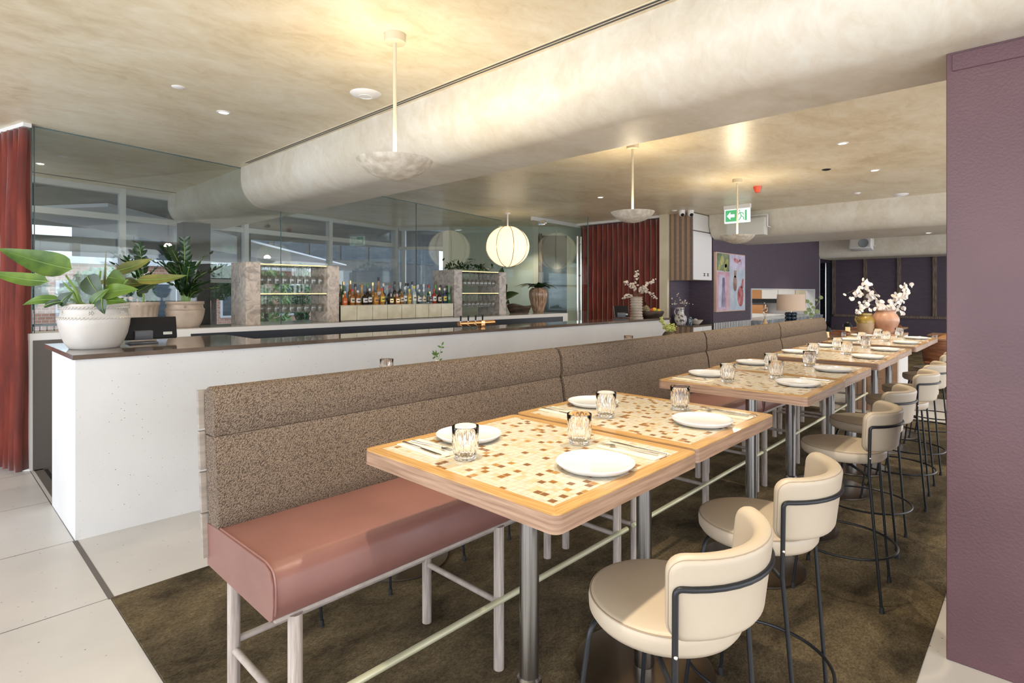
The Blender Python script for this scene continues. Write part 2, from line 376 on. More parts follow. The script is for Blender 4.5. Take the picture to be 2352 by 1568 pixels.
def mosaic():
    m, nt, p = newmat('stone_mosaic'); tc = N(nt, 'ShaderNodeTexCoord'); P = 0.0213
    oi = N(nt, 'ShaderNodeObjectInfo')
    sc_ = N(nt, 'ShaderNodeVectorMath', operation='SCALE'); sc_.inputs['Scale'].default_value = 1/P; L(nt, tc.outputs['Object'], sc_.inputs[0])
    fl = N(nt, 'ShaderNodeVectorMath', operation='FLOOR'); L(nt, sc_.outputs[0], fl.inputs[0])
    sx = N(nt, 'ShaderNodeSeparateXYZ'); L(nt, fl.outputs[0], sx.inputs[0])
    mu = N(nt, 'ShaderNodeMath', operation='MULTIPLY'); mu.inputs[1].default_value = 97.0; L(nt, oi.outputs['Random'], mu.inputs[0])
    cb = N(nt, 'ShaderNodeCombineXYZ'); L(nt, sx.outputs[0], cb.inputs[0]); L(nt, sx.outputs[1], cb.inputs[1]); L(nt, mu.outputs[0], cb.inputs[2])
    wn = N(nt, 'ShaderNodeTexWhiteNoise'); L(nt, cb.outputs[0], wn.inputs[0])
    cr = N(nt, 'ShaderNodeValToRGB'); cr.color_ramp.interpolation = 'CONSTANT'; e = cr.color_ramp.elements
    e[0].position = 0; e[0].color = (0.80, 0.75, 0.64, 1); e[1].position = 0.34; e[1].color = (0.84, 0.77, 0.62, 1)
    for pos, c in ((0.58, (0.78, 0.64, 0.42)), (0.75, (0.80, 0.72, 0.60)), (0.87, (0.36, 0.15, 0.035)), (0.93, (0.27, 0.12, 0.045)), (0.97, (0.52, 0.27, 0.07))):
        q = e.new(pos); q.color = (*c, 1)
    L(nt, wn.outputs['Value'], cr.inputs[0])
    nz = N(nt, 'ShaderNodeTexNoise'); nz.inputs['Scale'].default_value = 60; nz.inputs['Detail'].default_value = 4; L(nt, tc.outputs['Object'], nz.inputs[0])
    mr = N(nt, 'ShaderNodeMapRange'); mr.inputs[1].default_value = 0.35; mr.inputs[2].default_value = 0.65; mr.inputs[3].default_value = 0.62; mr.inputs[4].default_value = 0.82; L(nt, nz.outputs[0], mr.inputs[0])
    mc = N(nt, 'ShaderNodeVectorMath', operation='SCALE'); L(nt, cr.outputs[0], mc.inputs[0]); L(nt, mr.outputs[0], mc.inputs['Scale'])
    fr = N(nt, 'ShaderNodeVectorMath', operation='FRACTION'); L(nt, sc_.outputs[0], fr.inputs[0])
    s2 = N(nt, 'ShaderNodeSeparateXYZ'); L(nt, fr.outputs[0], s2.inputs[0])
    mn = []
    for k in (0, 1):
        a = N(nt, 'ShaderNodeMath', operation='PINGPONG'); a.inputs[1].default_value = 0.5; L(nt, s2.outputs[k], a.inputs[0]); mn.append(a)
    mi = N(nt, 'ShaderNodeMath', operation='MINIMUM'); L(nt, mn[0].outputs[0], mi.inputs[0]); L(nt, mn[1].outputs[0], mi.inputs[1])
    gt = N(nt, 'ShaderNodeMath', operation='LESS_THAN'); gt.inputs[1].default_value = 0.045; L(nt, mi.outputs[0], gt.inputs[0])
    mx = N(nt, 'ShaderNodeMix', data_type='RGBA'); mx.inputs[7].default_value = (0.52, 0.42, 0.27, 1)
    L(nt, gt.outputs[0], mx.inputs[0]); L(nt, mc.outputs[0], mx.inputs[6]); L(nt, mx.outputs[2], p.inputs['Base Color'])
    p.inputs['Roughness'].default_value = 0.24
    return m
M['mosaic'] = mosaic()
M['steel'] = noisy('brushed_steel', (0.24, 0.235, 0.23), (0.33, 0.325, 0.32), 6, 3, 0.27, metal=1.0, stretch=(40, 40, 0.6))
M['bronze'] = pm('dark_bronze_disk', (0.20, 0.17, 0.14), 0.28, 1.0)
M['black'] = pm('black_powder_coat', (0.018, 0.02, 0.024), 0.38, 0.35)
M['rubber'] = pm('black_rubber', (0.012, 0.012, 0.014), 0.6)
M['chrome'] = pm('chrome', (0.75, 0.75, 0.77), 0.12, 1.0)
M['cutlery'] = pm('cutlery_steel', (0.55, 0.52, 0.47), 0.22, 1.0)
M['ceramic'] = pm('white_ceramic', (0.70, 0.715, 0.735), 0.14, coat=0.4)
M['napkin'] = noisy('napkin_linen', (0.78, 0.68, 0.52), (0.84, 0.75, 0.60), 60, 2, 0.85)
M['glass'] = sheet_glass('partition_glass', (0.925, 0.955, 0.945), 1.5, k=0.95)
M['window'] = sheet_glass('facade_glass', (0.90, 0.92, 0.93), 1.5, k=1.1)
M['glass_edge'] = pm('glass_edge', (0.10, 0.16, 0.16), 0.15)
def cup_glass(name, dif, ior, k, tint):
    m = sheet_glass(name, tint, ior, 0.03, k); nt = m.node_tree; out = [n for n in nt.nodes if n.type == 'OUTPUT_MATERIAL'][0]
    a = out.inputs[0].links[0].from_socket; d = N(nt, 'ShaderNodeBsdfDiffuse'); d.inputs[0].default_value = (0.95, 0.93, 0.88, 1); t = N(nt, 'ShaderNodeBsdfTranslucent'); t.inputs[0].default_value = (0.95, 0.93, 0.88, 1)
    m1 = N(nt, 'ShaderNodeMixShader'); L(nt, d.outputs[0], m1.inputs[1]); L(nt, t.outputs[0], m1.inputs[2]); m1.inputs[0].default_value = 0.5
    m2 = N(nt, 'ShaderNodeMixShader'); m2.inputs[0].default_value = dif; L(nt, a, m2.inputs[1]); L(nt, m1.outputs[0], m2.inputs[2]); L(nt, m2.outputs[0], out.inputs[0]); return m
M['cupglass'] = pm('drinking_glass', (1, 0.99, 0.97), 0.0, trans=1.0, ior=1.45)
M['wineglass'] = cup_glass('stemware_glass', 0.10, 1.5, 1.6, (0.88, 0.88, 0.87))
M['velvet'] = noisy('rust_velvet', (0.120, 0.013, 0.007), (0.235, 0.032, 0.015), 5, 4, 0.75, 0.1, 200, (2, 2, 0.4), sheen=0.5)
M['purple'] = noisy('aubergine_paint', (0.108, 0.054, 0.064), (0.130, 0.066, 0.077), 2, 3, 0.42, 0.15, 90)
M['purplewall'] = noisy('aubergine_grasscloth', (0.075, 0.055, 0.078), (0.110, 0.083, 0.112), 9, 6, 0.7, 0.25, None, (0.6, 0.6, 16))
M['batten'] = noisy('aged_timber', (0.10, 0.07, 0.05), (0.25, 0.19, 0.15), 6, 5, 0.7, 0.3, None, (8, 8, 0.8))
M['slab'] = noisy('brown_marble', (0.095, 0.072, 0.058), (0.19, 0.145, 0.115), 2.5, 8, 0.10, dist=1.6, stretch=(0.5, 1.4, 1), coat=0.35)
M['counter'] = noisy('grey_stone_top', (0.34, 0.31, 0.27), (0.46, 0.42, 0.37), 4, 7, 0.14, dist=1.5)
M['white'] = pm('white_paint', (0.80, 0.79, 0.785), 0.5)
M['offwhite'] = noisy('cream_panel', (0.66, 0.58, 0.43), (0.72, 0.64, 0.49), 3, 3, 0.5)
M['darkgap'] = pm('navy_black_panel', (0.012, 0.015, 0.024), 0.35)
M['greypanel'] = pm('grey_brown_panel', (0.115, 0.10, 0.09), 0.55)
M['stone'] = noisy('fossil_marble', (0.33, 0.26, 0.20), (0.66, 0.54, 0.43), 9, 12, 0.25, dist=1.4, lo=0.36, hi=0.58, nr=0.62)
M['stone2'] = noisy('grey_travertine', (0.26, 0.225, 0.19), (0.52, 0.46, 0.40), 12, 12, 0.3, dist=1.0, lo=0.36, hi=0.58, nr=0.62)
M['tile'] = noisy('cream_glazed_tile', (0.60, 0.53, 0.34), (0.74, 0.68, 0.50), 7, 5, 0.16)
M['brassrod'] = pm('brass', (0.62, 0.47, 0.24), 0.25, 1.0)
M['copper'] = pm('polished_copper', (0.90, 0.48, 0.22), 0.16, 1.0)
M['alu'] = pm('window_frame_alu', (0.62, 0.63, 0.63), 0.45)
M['aludark'] = pm('dark_column_metal', (0.022, 0.026, 0.034), 0.6, 0.0, 0.25)
M['pot'] = noisy('glazed_pot', (0.50, 0.47, 0.43), (0.66, 0.64, 0.61), 3, 6, 0.35, 0.1, 30, (1, 1, 0.6))
M['potwarm'] = noisy('warm_pot', (0.38, 0.29, 0.22), (0.60, 0.50, 0.41), 4, 6, 0.4, 0.1, 30)
M['soil'] = noisy('soil', (0.02, 0.012, 0.008), (0.06, 0.04, 0.025), 30, 3, 0.95)
def leafmat(name, c1, c2, rough=0.3, sc_=6):
    m = noisy(name, c1, c2, sc_, 3, rough)
    return m
M['leaf'] = leafmat('leaf_green', (0.030, 0.085, 0.010), (0.12, 0.21, 0.022))
M['leafdark'] = leafmat('leaf_dark', (0.010, 0.032, 0.010), (0.03, 0.075, 0.02))
M['leafolive'] = leafmat('leaf_olive', (0.06, 0.085, 0.015), (0.20, 0.19, 0.035))
M['stem'] = pm('stem_green', (0.16, 0.28, 0.05), 0.4)
M['leafpale'] = pm('leaf_pale_green', (0.22, 0.30, 0.13), 0.5)
M['twig'] = pm('dry_twig', (0.22, 0.14, 0.08), 0.7)
M['petal'] = pm('dried_white_petal', (0.80, 0.74, 0.68), 0.7)
M['petalbeige'] = pm('cotton_bud', (0.70, 0.62, 0.54), 0.8)
M['flower'] = pm('lime_flower', (0.48, 0.52, 0.16), 0.7)
M['terracotta'] = noisy('terracotta_pot', (0.44, 0.22, 0.13), (0.60, 0.36, 0.25), 5, 5, 0.35, stretch=(2, 2, 0.6))
M['mustard'] = noisy('mustard_glaze', (0.26, 0.17, 0.03), (0.42, 0.30, 0.07), 6, 4, 0.2)
M['rawclay'] = noisy('raw_clay', (0.40, 0.28, 0.16), (0.52, 0.38, 0.24), 6, 4, 0.5)
M['stripevase'] = noisy('streaked_vase', (0.22, 0.12, 0.07), (0.55, 0.40, 0.29), 5, 4, 0.22, stretch=(7, 7, 0.3))
M['ringvase'] = noisy('ringed_clay', (0.46, 0.39, 0.32), (0.60, 0.53, 0.46), 5, 5, 0.6)
M['barkbowl'] = noisy('dark_wood_bowl', (0.025, 0.015, 0.010), (0.11, 0.07, 0.05), 6, 6, 0.55, 0.4, None, (1, 1, 4))
M['bowlplaster'] = noisy('alabaster_bowl', (0.42, 0.37, 0.29), (0.62, 0.57, 0.48), 22, 6, 0.5, 0.15)
M['cablecream'] = pm('cream_metal_rod', (0.60, 0.53, 0.39), 0.45)
M['lampshade'] = pm('linen_shade', (0.56, 0.45, 0.37), 0.8)
M['blueglaze'] = pm('blue_glaze', (0.02, 0.045, 0.075), 0.12, coat=0.6)
M['chairbrown'] = noisy('walnut_shell', (0.16, 0.055, 0.025), (0.30, 0.115, 0.055), 5, 4, 0.42, stretch=(1, 1, 5))
M['tan'] = pm('tan_leather', (0.52, 0.24, 0.09), 0.45)
M['tablewood'] = noisy('dining_table_wood', (0.30, 0.16, 0.09), (0.46, 0.28, 0.17), 5, 4, 0.3, stretch=(1, 6, 1))
M['screen'] = pm('black_plastic', (0.010, 0.010, 0.012), 0.5, spec=0.25)
M['greyplastic'] = pm('grey_plastic', (0.10, 0.11, 0.13), 0.4)
M['sticker'] = pm('white_sticker', (0.75, 0.80, 0.76), 0.5)
M['redplastic'] = pm('red_plastic', (0.55, 0.07, 0.03), 0.4)
M['concrete'] = noisy('exterior_paving', (0.24, 0.23, 0.22), (0.34, 0.33, 0.32), 2, 5, 0.8)
M['soffit'] = noisy('exterior_soffit', (0.15, 0.155, 0.16), (0.21, 0.215, 0.22), 1.5, 4, 0.6)
M['greydark'] = pm('dark_grey_cladding', (0.075, 0.08, 0.085), 0.6)
M['greyext'] = pm('grey_exterior', (0.26, 0.28, 0.30), 0.6)
M['whiteext'] = pm('white_exterior', (0.75, 0.76, 0.80), 0.7)
M['doorblue'] = noisy('dark_blue_glass_door', (0.02, 0.035, 0.05), (0.05, 0.075, 0.10), 1.5, 3, 0.1, stretch=(1, 1, 5))
M['sage'] = noisy('sage_plaster', (0.36, 0.42, 0.36), (0.42, 0.47, 0.40), 1.5, 3, 0.6)
def brick():
    m, nt, p = newmat('red_brick'); tc = N(nt, 'ShaderNodeTexCoord'); mp = N(nt, 'ShaderNodeMapping'); mp.inputs['Rotation'].default_value = (R(90), 0, 0)
    L(nt, tc.outputs['Object'], mp.inputs[0]); b = N(nt, 'ShaderNodeTexBrick'); b.inputs['Scale'].default_value = 2.2
    b.inputs['Color1'].default_value = (0.46, 0.22, 0.15, 1); b.inputs['Color2'].default_value = (0.58, 0.31, 0.22, 1); b.inputs['Mortar'].default_value = (0.62, 0.55, 0.48, 1)
    L(nt, mp.outputs[0], b.inputs[0]); L(nt, b.outputs[0], p.inputs['Base Color']); p.inputs['Roughness'].default_value = 0.9
    return m
M['brick'] = brick()
def stripes(name, c1, c2, period, axis=0, duty=0.5, rough=0.5):
    m, nt, p = newmat(name); tc = N(nt, 'ShaderNodeTexCoord'); s = N(nt, 'ShaderNodeSeparateXYZ'); L(nt, tc.outputs['Object'], s.inputs[0])
    a = N(nt, 'ShaderNodeMath', operation='DIVIDE'); a.inputs[1].default_value = period; L(nt, s.outputs[axis], a.inputs[0])
    f = N(nt, 'ShaderNodeMath', operation='FRACT'); L(nt, a.outputs[0], f.inputs[0])
    g = N(nt, 'ShaderNodeMath', operation='LESS_THAN'); g.inputs[1].default_value = duty; L(nt, f.outputs[0], g.inputs[0])
    nz = N(nt, 'ShaderNodeTexNoise'); nz.inputs['Scale'].default_value = 20; L(nt, tc.outputs['Object'], nz.inputs[0])
    mx = N(nt, 'ShaderNodeMix', data_type='RGBA'); mx.inputs[6].default_value = (*c1, 1); mx.inputs[7].default_value = (*c2, 1)
    L(nt, g.outputs[0], mx.inputs[0])
    m2 = N(nt, 'ShaderNodeMix', data_type='RGBA', blend_type='MULTIPLY'); m2.inputs[0].default_value = 0.35
    L(nt, mx.outputs[2], m2.inputs[6]); L(nt, nz.outputs[0], m2.inputs[7]); L(nt, m2.outputs[2], p.inputs['Base Color']); p.inputs['Roughness'].default_value = rough
    return m
M['cabstripe'] = stripes('striped_timber_veneer', (0.46, 0.30, 0.19), (0.23, 0.17, 0.135), 0.105, 1)
M['mosaicgrey'] = noisy('grey_blue_marble', (0.20, 0.23, 0.26), (0.42, 0.46, 0.49), 5, 8, 0.25, dist=2, stretch=(1, 1, 0.4))
def emis(name, c, s):
    m = bpy.data.materials.new(name); m.use_nodes = True; nt = m.node_tree; nt.nodes.clear()
    e = N(nt, 'ShaderNodeEmission'); e.inputs[0].default_value = (*c, 1); e.inputs[1].default_value = s
    o = N(nt, 'ShaderNodeOutputMaterial'); L(nt, e.outputs[0], o.inputs[0]); return m
M['downlight'] = emis('downlight_lens', (1, 0.90, 0.72), 9)
M['bulb'] = emis('pendant_bulb', (1, 0.85, 0.60), 12)
M['signgreen'] = emis('sign_green', (0.12, 0.50, 0.20), 0.9)
M['signwhite'] = emis('sign_white', (0.86, 1.0, 0.93), 1.15)
def lantern_mat():
    m, nt, p = newmat('paper_lantern'); tc = N(nt, 'ShaderNodeTexCoord'); wv = N(nt, 'ShaderNodeTexWave'); wv.bands_direction = 'Z'; wv.inputs['Scale'].default_value = 16; wv.inputs['Distortion'].default_value = 1.0
    L(nt, tc.outputs['Object'], wv.inputs[0])
    mr = N(nt, 'ShaderNodeMapRange'); mr.inputs[3].default_value = 0.86; mr.inputs[4].default_value = 1.02; L(nt, wv.outputs[1], mr.inputs[0]); L(nt, mr.outputs[0], p.inputs['Emission Strength'])
    p.inputs['Base Color'].default_value = (0.75, 0.62, 0.42, 1); p.inputs['Emission Color'].default_value = (1.0, 0.84, 0.58, 1); p.inputs['Roughness'].default_value = 0.8
    return m
M['lantern'] = lantern_mat()
# ================================================================== SETTING
def seg_prism(mb, p0, p1, th, z0, z1, side=0.5):
    p0, p1 = Vector(p0), Vector(p1); d = (p1-p0).normalized(); n = Vector((-d.y, d.x))
    a, b = n*th*side, n*th*(side-1)
    mb.prism([tuple(p0+a), tuple(p0+b), tuple(p1+b), tuple(p1+a)], z0, z1); return mb
ZC = 3.0
struct(MB().box(-3, 20.5, -3.6, 10.75, -0.12, 0.0).build('floor', M['floor'], smooth=False))
struct(MB().prism([(-3, -3.6), (20.5, -3.6), (20.5, 8.6), (10.4, 8.6), (8.2, 9.75), (7.42, 10.72), (-3, 8.5)], ZC, ZC+0.12).build('ceiling', M['plaster'], smooth=False))
# window walls behind the camera
def window_wall(name, wname, x0, x1, y0, y1, n):
    mb = MB(); mb.box(x0, x1, y0, y1, 0, 0.25); mb.box(x0, x1, y0, y1, 2.8, ZC)
    lx, ly = x1-x0, y1-y0
    for i in range(n+1):
        t = i/n
        if lx > ly: mb.box(x0+t*(lx-0.2), x0+t*(lx-0.2)+0.2, y0, y1, 0.25, 2.8)
        else: mb.box(x0, x1, y0+t*(ly-0.2), y0+t*(ly-0.2)+0.2, 0.25, 2.8)
    struct(mb.build(name, M['white'], smooth=False))
window_wall('wall_south', 'window', -3, 20.5, -3.6, -3.5, 9)
window_wall('wall_west', 'window', -3.1, -3, -3.6, 8.5, 5)
# purple pier at the right
pier = struct(MB().box(2.99, 3.75, -0.75, 0.305, 0, 2.556, 0.003, 1).build('wall_pier', M['purple'], smooth=False), 'aubergine painted pier at the right edge', 'wall')
MB().box(2.982, 2.992, -0.02, 0.285, 2.475, 2.545, 0.002, 1).build('cover_strip', M['purple'], pier, smooth=False)
# plaster beams with one rounded edge
def beam(name, x0, x1, y0, y1, zb, rad):
    prof = [(x0, ZC+0.02), (x0, zb+rad)]
    for i in range(1, 17):
        a = PI + PI/2*i/16; prof.append((x0+rad+rad*math.cos(a), zb+rad+rad*math.sin(a)))
    prof += [(x1, zb), (x1, ZC+0.02)]
    mb = MB(); Mx = Matrix(((1,0,0,0),(0,0,1,0),(0,1,0,0),(0,0,0,1)))
    mb.prism(prof, y0, y1, Mx)
    return struct(mb.build(name, M['plaster_beam'], ang=30))
beam('trim_1', 2.60, 3.36, -3.5, 9.62, 2.555, 0.30)
beam('trim_2', 10.30, 12.2, -3.5, 4.62, 2.55, 0.30)
beam('trim_3', 17.42, 18.6, -3.5, 4.62, 2.49, 0.15)
# linear slot diffusers (two dark slots in a pale frame)
def slot(name, x0, x1, y0, y1, label):
    t = thing(name, label, 'air diffuser', ((x0+x1)/2, (y0+y1)/2, ZC)); hx, hy = (x1-x0)/2, (y1-y0)/2
    mb = MB()
    mb.box(-hx, hx, -hy, hy, -0.004, 0).build('frame', M['offwhite'], t, smooth=False)
    for k in (-1, 1): MB().box(k*0.013-0.0065, k*0.013+0.0065, -hy+0.02, hy-0.02, -0.0055, -0.0038).build('slot_opening', M['darkgap'], t, smooth=False)
slot('slot_diffuser', 2.515, 2.572, -1.0, 6.52, 'long black double slot air diffuser beside the rounded ceiling beam')
sb = thing('slot_diffuser', 'slot air diffuser in the ceiling behind the glass partition', 'air diffuser', (1.70, 9.02, ZC), R(12))
MB().box(-0.8, 1.0, -0.03, 0.03, -0.004, 0).build('frame', M['offwhite'], sb, smooth=False)
MB().box(-0.78, 0.98, -0.02, -0.006, -0.006, -0.003).box(-0.78, 0.98, 0.006, 0.02, -0.006, -0.003).build('slot_opening', M['darkgap'], sb, smooth=False)
# glass partition on the back counter, turned 12 degrees
GX = lambda x: 6.42 + (x-0.70)*0.2126
def glass_panel(name, x0, x1, z0, z1=ZC, g=0.004):
    mb = MB(); seg_prism(mb, (x0+g, GX(x0+g)), (x1-g, GX(x1-g)), 0.012, z0, z1)
    o = struct(mb.build(name, M['glass'], smooth=False))
    e = MB(); seg_prism(e, (x0+g-0.001, GX(x0+g)), (x0+g+0.004, GX(x0+g)+0.001), 0.0125, z0, z1)
    seg_prism(e, (x0, GX(x0)), (x1, GX(x1)), 0.016, z1-0.008, z1)
    e.build('glass_edge', M['glass_edge'], o, smooth=False)
    return o
glass_panel('window_1', 0.70, 3.12, 1.19)
glass_panel('window_2', 3.12, 5.60, 1.19)
glass_panel('window_3', 5.60, 8.15, 1.19)
mb = MB(); seg_prism(mb, (0.69, 6.43), (0.69-0.25, 6.43+1.2), 0.012, 1.19, ZC)
o = struct(mb.build('window_4', M['glass'], smooth=False))
mb = MB(); seg_prism(mb, (0.690, 6.425), (0.678, 6.428), 0.012, 1.19, ZC); mb.build('glass_edge', M['glass_edge'], o, smooth=False)
mb = MB(); seg_prism(mb, (8.15, 8.0), (8.13, 7.14), 0.012, 0, ZC-0.05); struct(mb.build('window_5', M['glass'], smooth=False))
# door header and open glass door with long pull handles
hd = MB(); seg_prism(hd, (8.10, 7.14), (9.92, 7.28), 0.06, ZC-0.075, ZC-0.003); struct(hd.build('trim_4', M['alu'], smooth=False))
dr = thing('door_1', 'open frameless glass door with tall pull handles', 'door', (8.22, 7.08, 0), R(-87), kind='structure')
MB().box(0, 1.12, -0.006, 0.006, 0.02, 2.90).build('glass_leaf', M['glass'], dr, smooth=False)
MB().box(1.112, 1.122, -0.007, 0.007, 0.02, 2.90).build('glass_edge', M['glass_edge'], dr, smooth=False)
MB().box(-0.01, 0.16, -0.012, 0.012, 2.83, 2.92, 0.003).build('patch_fitting', M['chrome'], dr)
for sgn in (-1, 1):
    h = MB().cyl((0.93, sgn*0.055, 0.35), (0.93, sgn*0.055, 2.56), 0.016, n=16)
    for z in (0.55, 1.2, 1.85, 2.42): h.cyl((0.93, 0, z), (0.93, sgn*0.055, z), 0.012, n=12)
    h.build('pull_handle', M['chrome'], dr)
# low wall at the left end of the back counter
lw = thing('wall_low', 'low white wall end carrying the glass partition', 'wall', kind='structure')
MB().prism([(0.632, 6.43), (0.672, 6.39), (1.35, 6.39), (1.35, 6.62), (0.55, 6.80)], 1.132, 1.189).build('cap', M['white'], lw, smooth=False)
MB().prism([(0.634, 6.43), (0.674, 6.392), (1.35, 6.392), (1.35, 6.62), (0.55, 6.78)], 0, 1.132).build('core', M['white'], lw, smooth=False)
MB().box(0.692, 1.34, 6.383, 6.392, 0.0, 1.128).build('grey_panel', M['greypanel'], lw, smooth=False)
# facade beyond, also turned 12 degrees
FY = lambda x: 9.60 + (x-2.585)*0.2126
XM = (-2.9, -1.6, 0.2, 1.99, 3.83, 5.58, 7.38)
for i in range(6):
    x0, x1 = XM[i], XM[i+1]
    o = thing('window_%d' % (6+i), 'aluminium framed facade window', 'window', kind='structure')
    f = MB()
    seg_prism(f, (x0-0.035, FY(x0)), (x0+0.035, FY(x0)), 0.14, 0, ZC)
    seg_prism(f, (x0, FY(x0)), (x1, FY(x1)), 0.12, 2.93, ZC); seg_prism(f, (x0, FY(x0)), (x1, FY(x1)), 0.10, 2.555, 2.635)
    seg_prism(f, (x0, FY(x0)), (x1, FY(x1)), 0.12, 0.0, 0.14)
    if i >= 3: seg_prism(f, (x0, FY(x0)), (x1, FY(x1)), 0.08, 1.70, 1.76)
    if i == 5: seg_prism(f, (x1-0.035, FY(x1)), (x1+0.035, FY(x1)), 0.16, 0, ZC)
    f.build('window_frame', M['alu'], o, smooth=False)
    seg_prism(MB(), (x0, 0), (x1, 0), 0.1, 0, 1)
    g = MB(); seg_prism(g, (x0, FY(x0)), (x1, FY(x1)), 0.012, 0.14, 2.93); g.build('pane', M['window'], o, smooth=False)
o = thing('window_12', 'narrow angled facade window', 'window', kind='structure')
f = MB(); seg_prism(f, (7.46, 10.55), (8.14, 9.68), 0.12, 2.93, ZC); seg_prism(f, (7.46, 10.55), (8.14, 9.68), 0.10, 2.50, 2.56)
seg_prism(f, (8.08, 9.76), (8.16, 9.66), 0.12, 0, ZC); seg_prism(f, (7.50, 10.50), (7.55, 10.44), 0.12, 0, ZC); f.build('window_frame', M['alu'], o, smooth=False)
g = MB(); seg_prism(g, (7.46, 10.55), (8.14, 9.68), 0.012, 0, 2.93); g.build('pane', M['window'], o, smooth=False)
# dark metal column between glass and facade
struct(MB().box(2.62, 2.98, 8.95, 9.25, 0, 2.555, 0.004, 1).build('wall_column', M['aludark'], smooth=False), 'dark metal clad column behind the glass partition', 'column')
# vestibule wall with dark door
wv = MB(); seg_prism(wv, (8.16, 9.68), (9.50, 8.19), 0.1, 0, ZC); seg_prism(wv, (9.92, 7.72), (10.45, 7.13), 0.1, 0, ZC); seg_prism(wv, (9.50, 8.19), (9.92, 7.72), 0.1, 2.80, ZC)
struct(wv.build('wall_vestibule', M['sage'], smooth=False))
o = thing('door_2', 'dark blue glazed door in the vestibule wall', 'door', kind='structure')
g = MB(); seg_prism(g, (9.50, 8.19), (9.92, 7.72), 0.04, 0, 2.80); g.build('door_leaf', M['doorblue'], o, smooth=False)
g = MB(); seg_prism(g, (9.49, 8.17), (9.54, 8.12), 0.14, 0, 2.84); g.build('door_frame', M['batten'], o, smooth=False)
struct(MB().box(-3, 0.38, 8.3, 8.4, 0, 0.01).build('trim_5', M['white'], smooth=False))
# walls around the curtain and cabinet
struct(MB().box(9.86, 9.96, 5.11, 7.28, 0, ZC).build('wall_entry', M['purplewall'], smooth=False))
struct(MB().box(9.60, 9.86, 5.115, 5.275, 0, ZC).build('wall_cream_post', M['offwhite'], smooth=False))
# aubergine wall with serving hatch
wa = MB(); y0, y1 = 4.62, 4.80
wa.box(10.48, 12.38, y0, y1, 0, ZC); wa.box(16.96, 17.46, y0, y1, 0, ZC); wa.box(12.38, 16.96, y0, y1, 1.62, ZC); wa.box(12.38, 16.96, y0, y1, 0, 0.93)
wall_a = struct(wa.build('wall_purple', M['purplewall'], smooth=False))
fl = MB()
for i in range(24):
    x = 10.50 + i*0.079; fl.box(x, x+0.040, y0-0.008, y0-0.0045, 0, 0.955)
struct(fl.build('trim_6', M['white'], smooth=False)); struct(MB().box(10.48, 12.37, y0-0.004, y0-0.0005, 0, 0.955).build('trim_7', M['black'], smooth=False))
fl = MB()
for i in range(6):
    x = 17.0 + i*0.079; fl.box(x, x+0.040, y0-0.008, y0-0.0045, 0, 0.955)
struct(fl.build('trim_8', M['white'], smooth=False))
fr = MB(); fr.box(12.36, 16.98, y0-0.02, y1+0.02, 1.60, 1.63); fr.box(12.36, 12.39, y0-0.02, y1+0.02, 0.93, 1.6); fr.box(16.93, 16.98, y0-0.02, y1+0.02, 0.93, 1.6)
struct(fr.build('trim_9', M['alu'], smooth=False))
struct(MB().box(12.37, 16.97, y0-0.22, y1+0.3, 0.90, 0.94).box(12.37, 16.97, y0-0.21, y0-0.001, 0.02, 0.90).build('trim_10', M['mosaicgrey'], smooth=False), 'grey marble serving hatch ledge', 'ledge')
# kitchen behind the hatch
struct(MB().box(11.0, 18.2, 7.3, 7.4, 0, ZC).box(11.0, 11.1, 4.8, 7.3, 0, ZC).box(18.1, 18.2, 4.8, 7.3, 0, ZC).build('wall_kitchen', M['white'], smooth=False))
k = thing('kitchen_cupboard', 'white and timber kitchen wall units seen through the serving hatch', 'cupboard', (18.08, 6.05, 0), R(-90))
MB().box(-1.20, 1.20, -0.35, 0, 1.34, 2.4).build('wall_unit', M['offwhite'], k, smooth=False)
for i, m in enumerate(('white', 'tan', 'white', 'white', 'offwhite')): MB().box(-1.2+i*0.48+0.01, -1.2+i*0.48+0.47, -0.37, -0.35, 1.35, 2.39).build('door', M[m], k, smooth=False)
MB().box(-1.2, 1.2, -0.40, 0, 1.22, 1.32).build('dark_shelf', M['black'], k, smooth=False)
MB().box(-1.2, 1.2, -0.6, 0, 0, 0.9).build('base_unit', M['white'], k, smooth=False)
MB().box(-0.75, -0.15, -0.5, -0.1, 0.9, 1.16, 0.01).build('appliance', M['tan'], k)
# dining wall at the far end with timber battens
far = struct(MB().box(19.5, 19.65, -3.6, 8.6, 0, ZC).build('wall_far', M['purplewall'], smooth=False))
bt = MB()
for y in (4.75, 3.91, 3.07, 2.24, 1.40, 0.56, -0.28, -1.12): bt.box(19.44, 19.5, y-0.045, y+0.045, 0.86, ZC)
bt.box(19.44, 19.5, -3.4, 4.75, 0.80, 0.87)
struct(bt.build('trim_11', M['batten'], smooth=False))
struct(MB().box(9.96, 19.5, 8.5, 8.6, 0, ZC).build('wall_north', M['purplewall'], smooth=False))
d = thing('door_3', 'dark door with a tall silver pull handle beyond the hatch wall', 'door', (19.42, 4.82, 0), kind='structure')
MB().box(0, 0.06, 0, 0.9, 0, 2.45).build('door_leaf', M['darkgap'], d, smooth=False)
h = MB().cyl((-0.12, 0.12, 0.60), (-0.12, 0.12, 2.45), 0.024, n=12)
for z in (0.8, 1.5, 2.25): h.cyl((-0.12, 0.12, z), (0, 0.30, z), 0.016, n=8)
h.build('pull_handle', M['chrome'], d)
# carpets laid flush in the stone floor
tag(MB().box(0.675, 8.35, 0.372, 3.43, 0.0, 0.006, 0.002, 1).build('carpet', M['carpet'], smooth=False), 'dark olive carpet under the benches and bar stools', 'carpet')
tag(MB().box(10.2, 19.3, -3.0, 3.9, 0.0, 0.006, 0.002, 1).build('carpet', M['carpet'], smooth=False), 'dark carpet under the far dining tables', 'carpet')
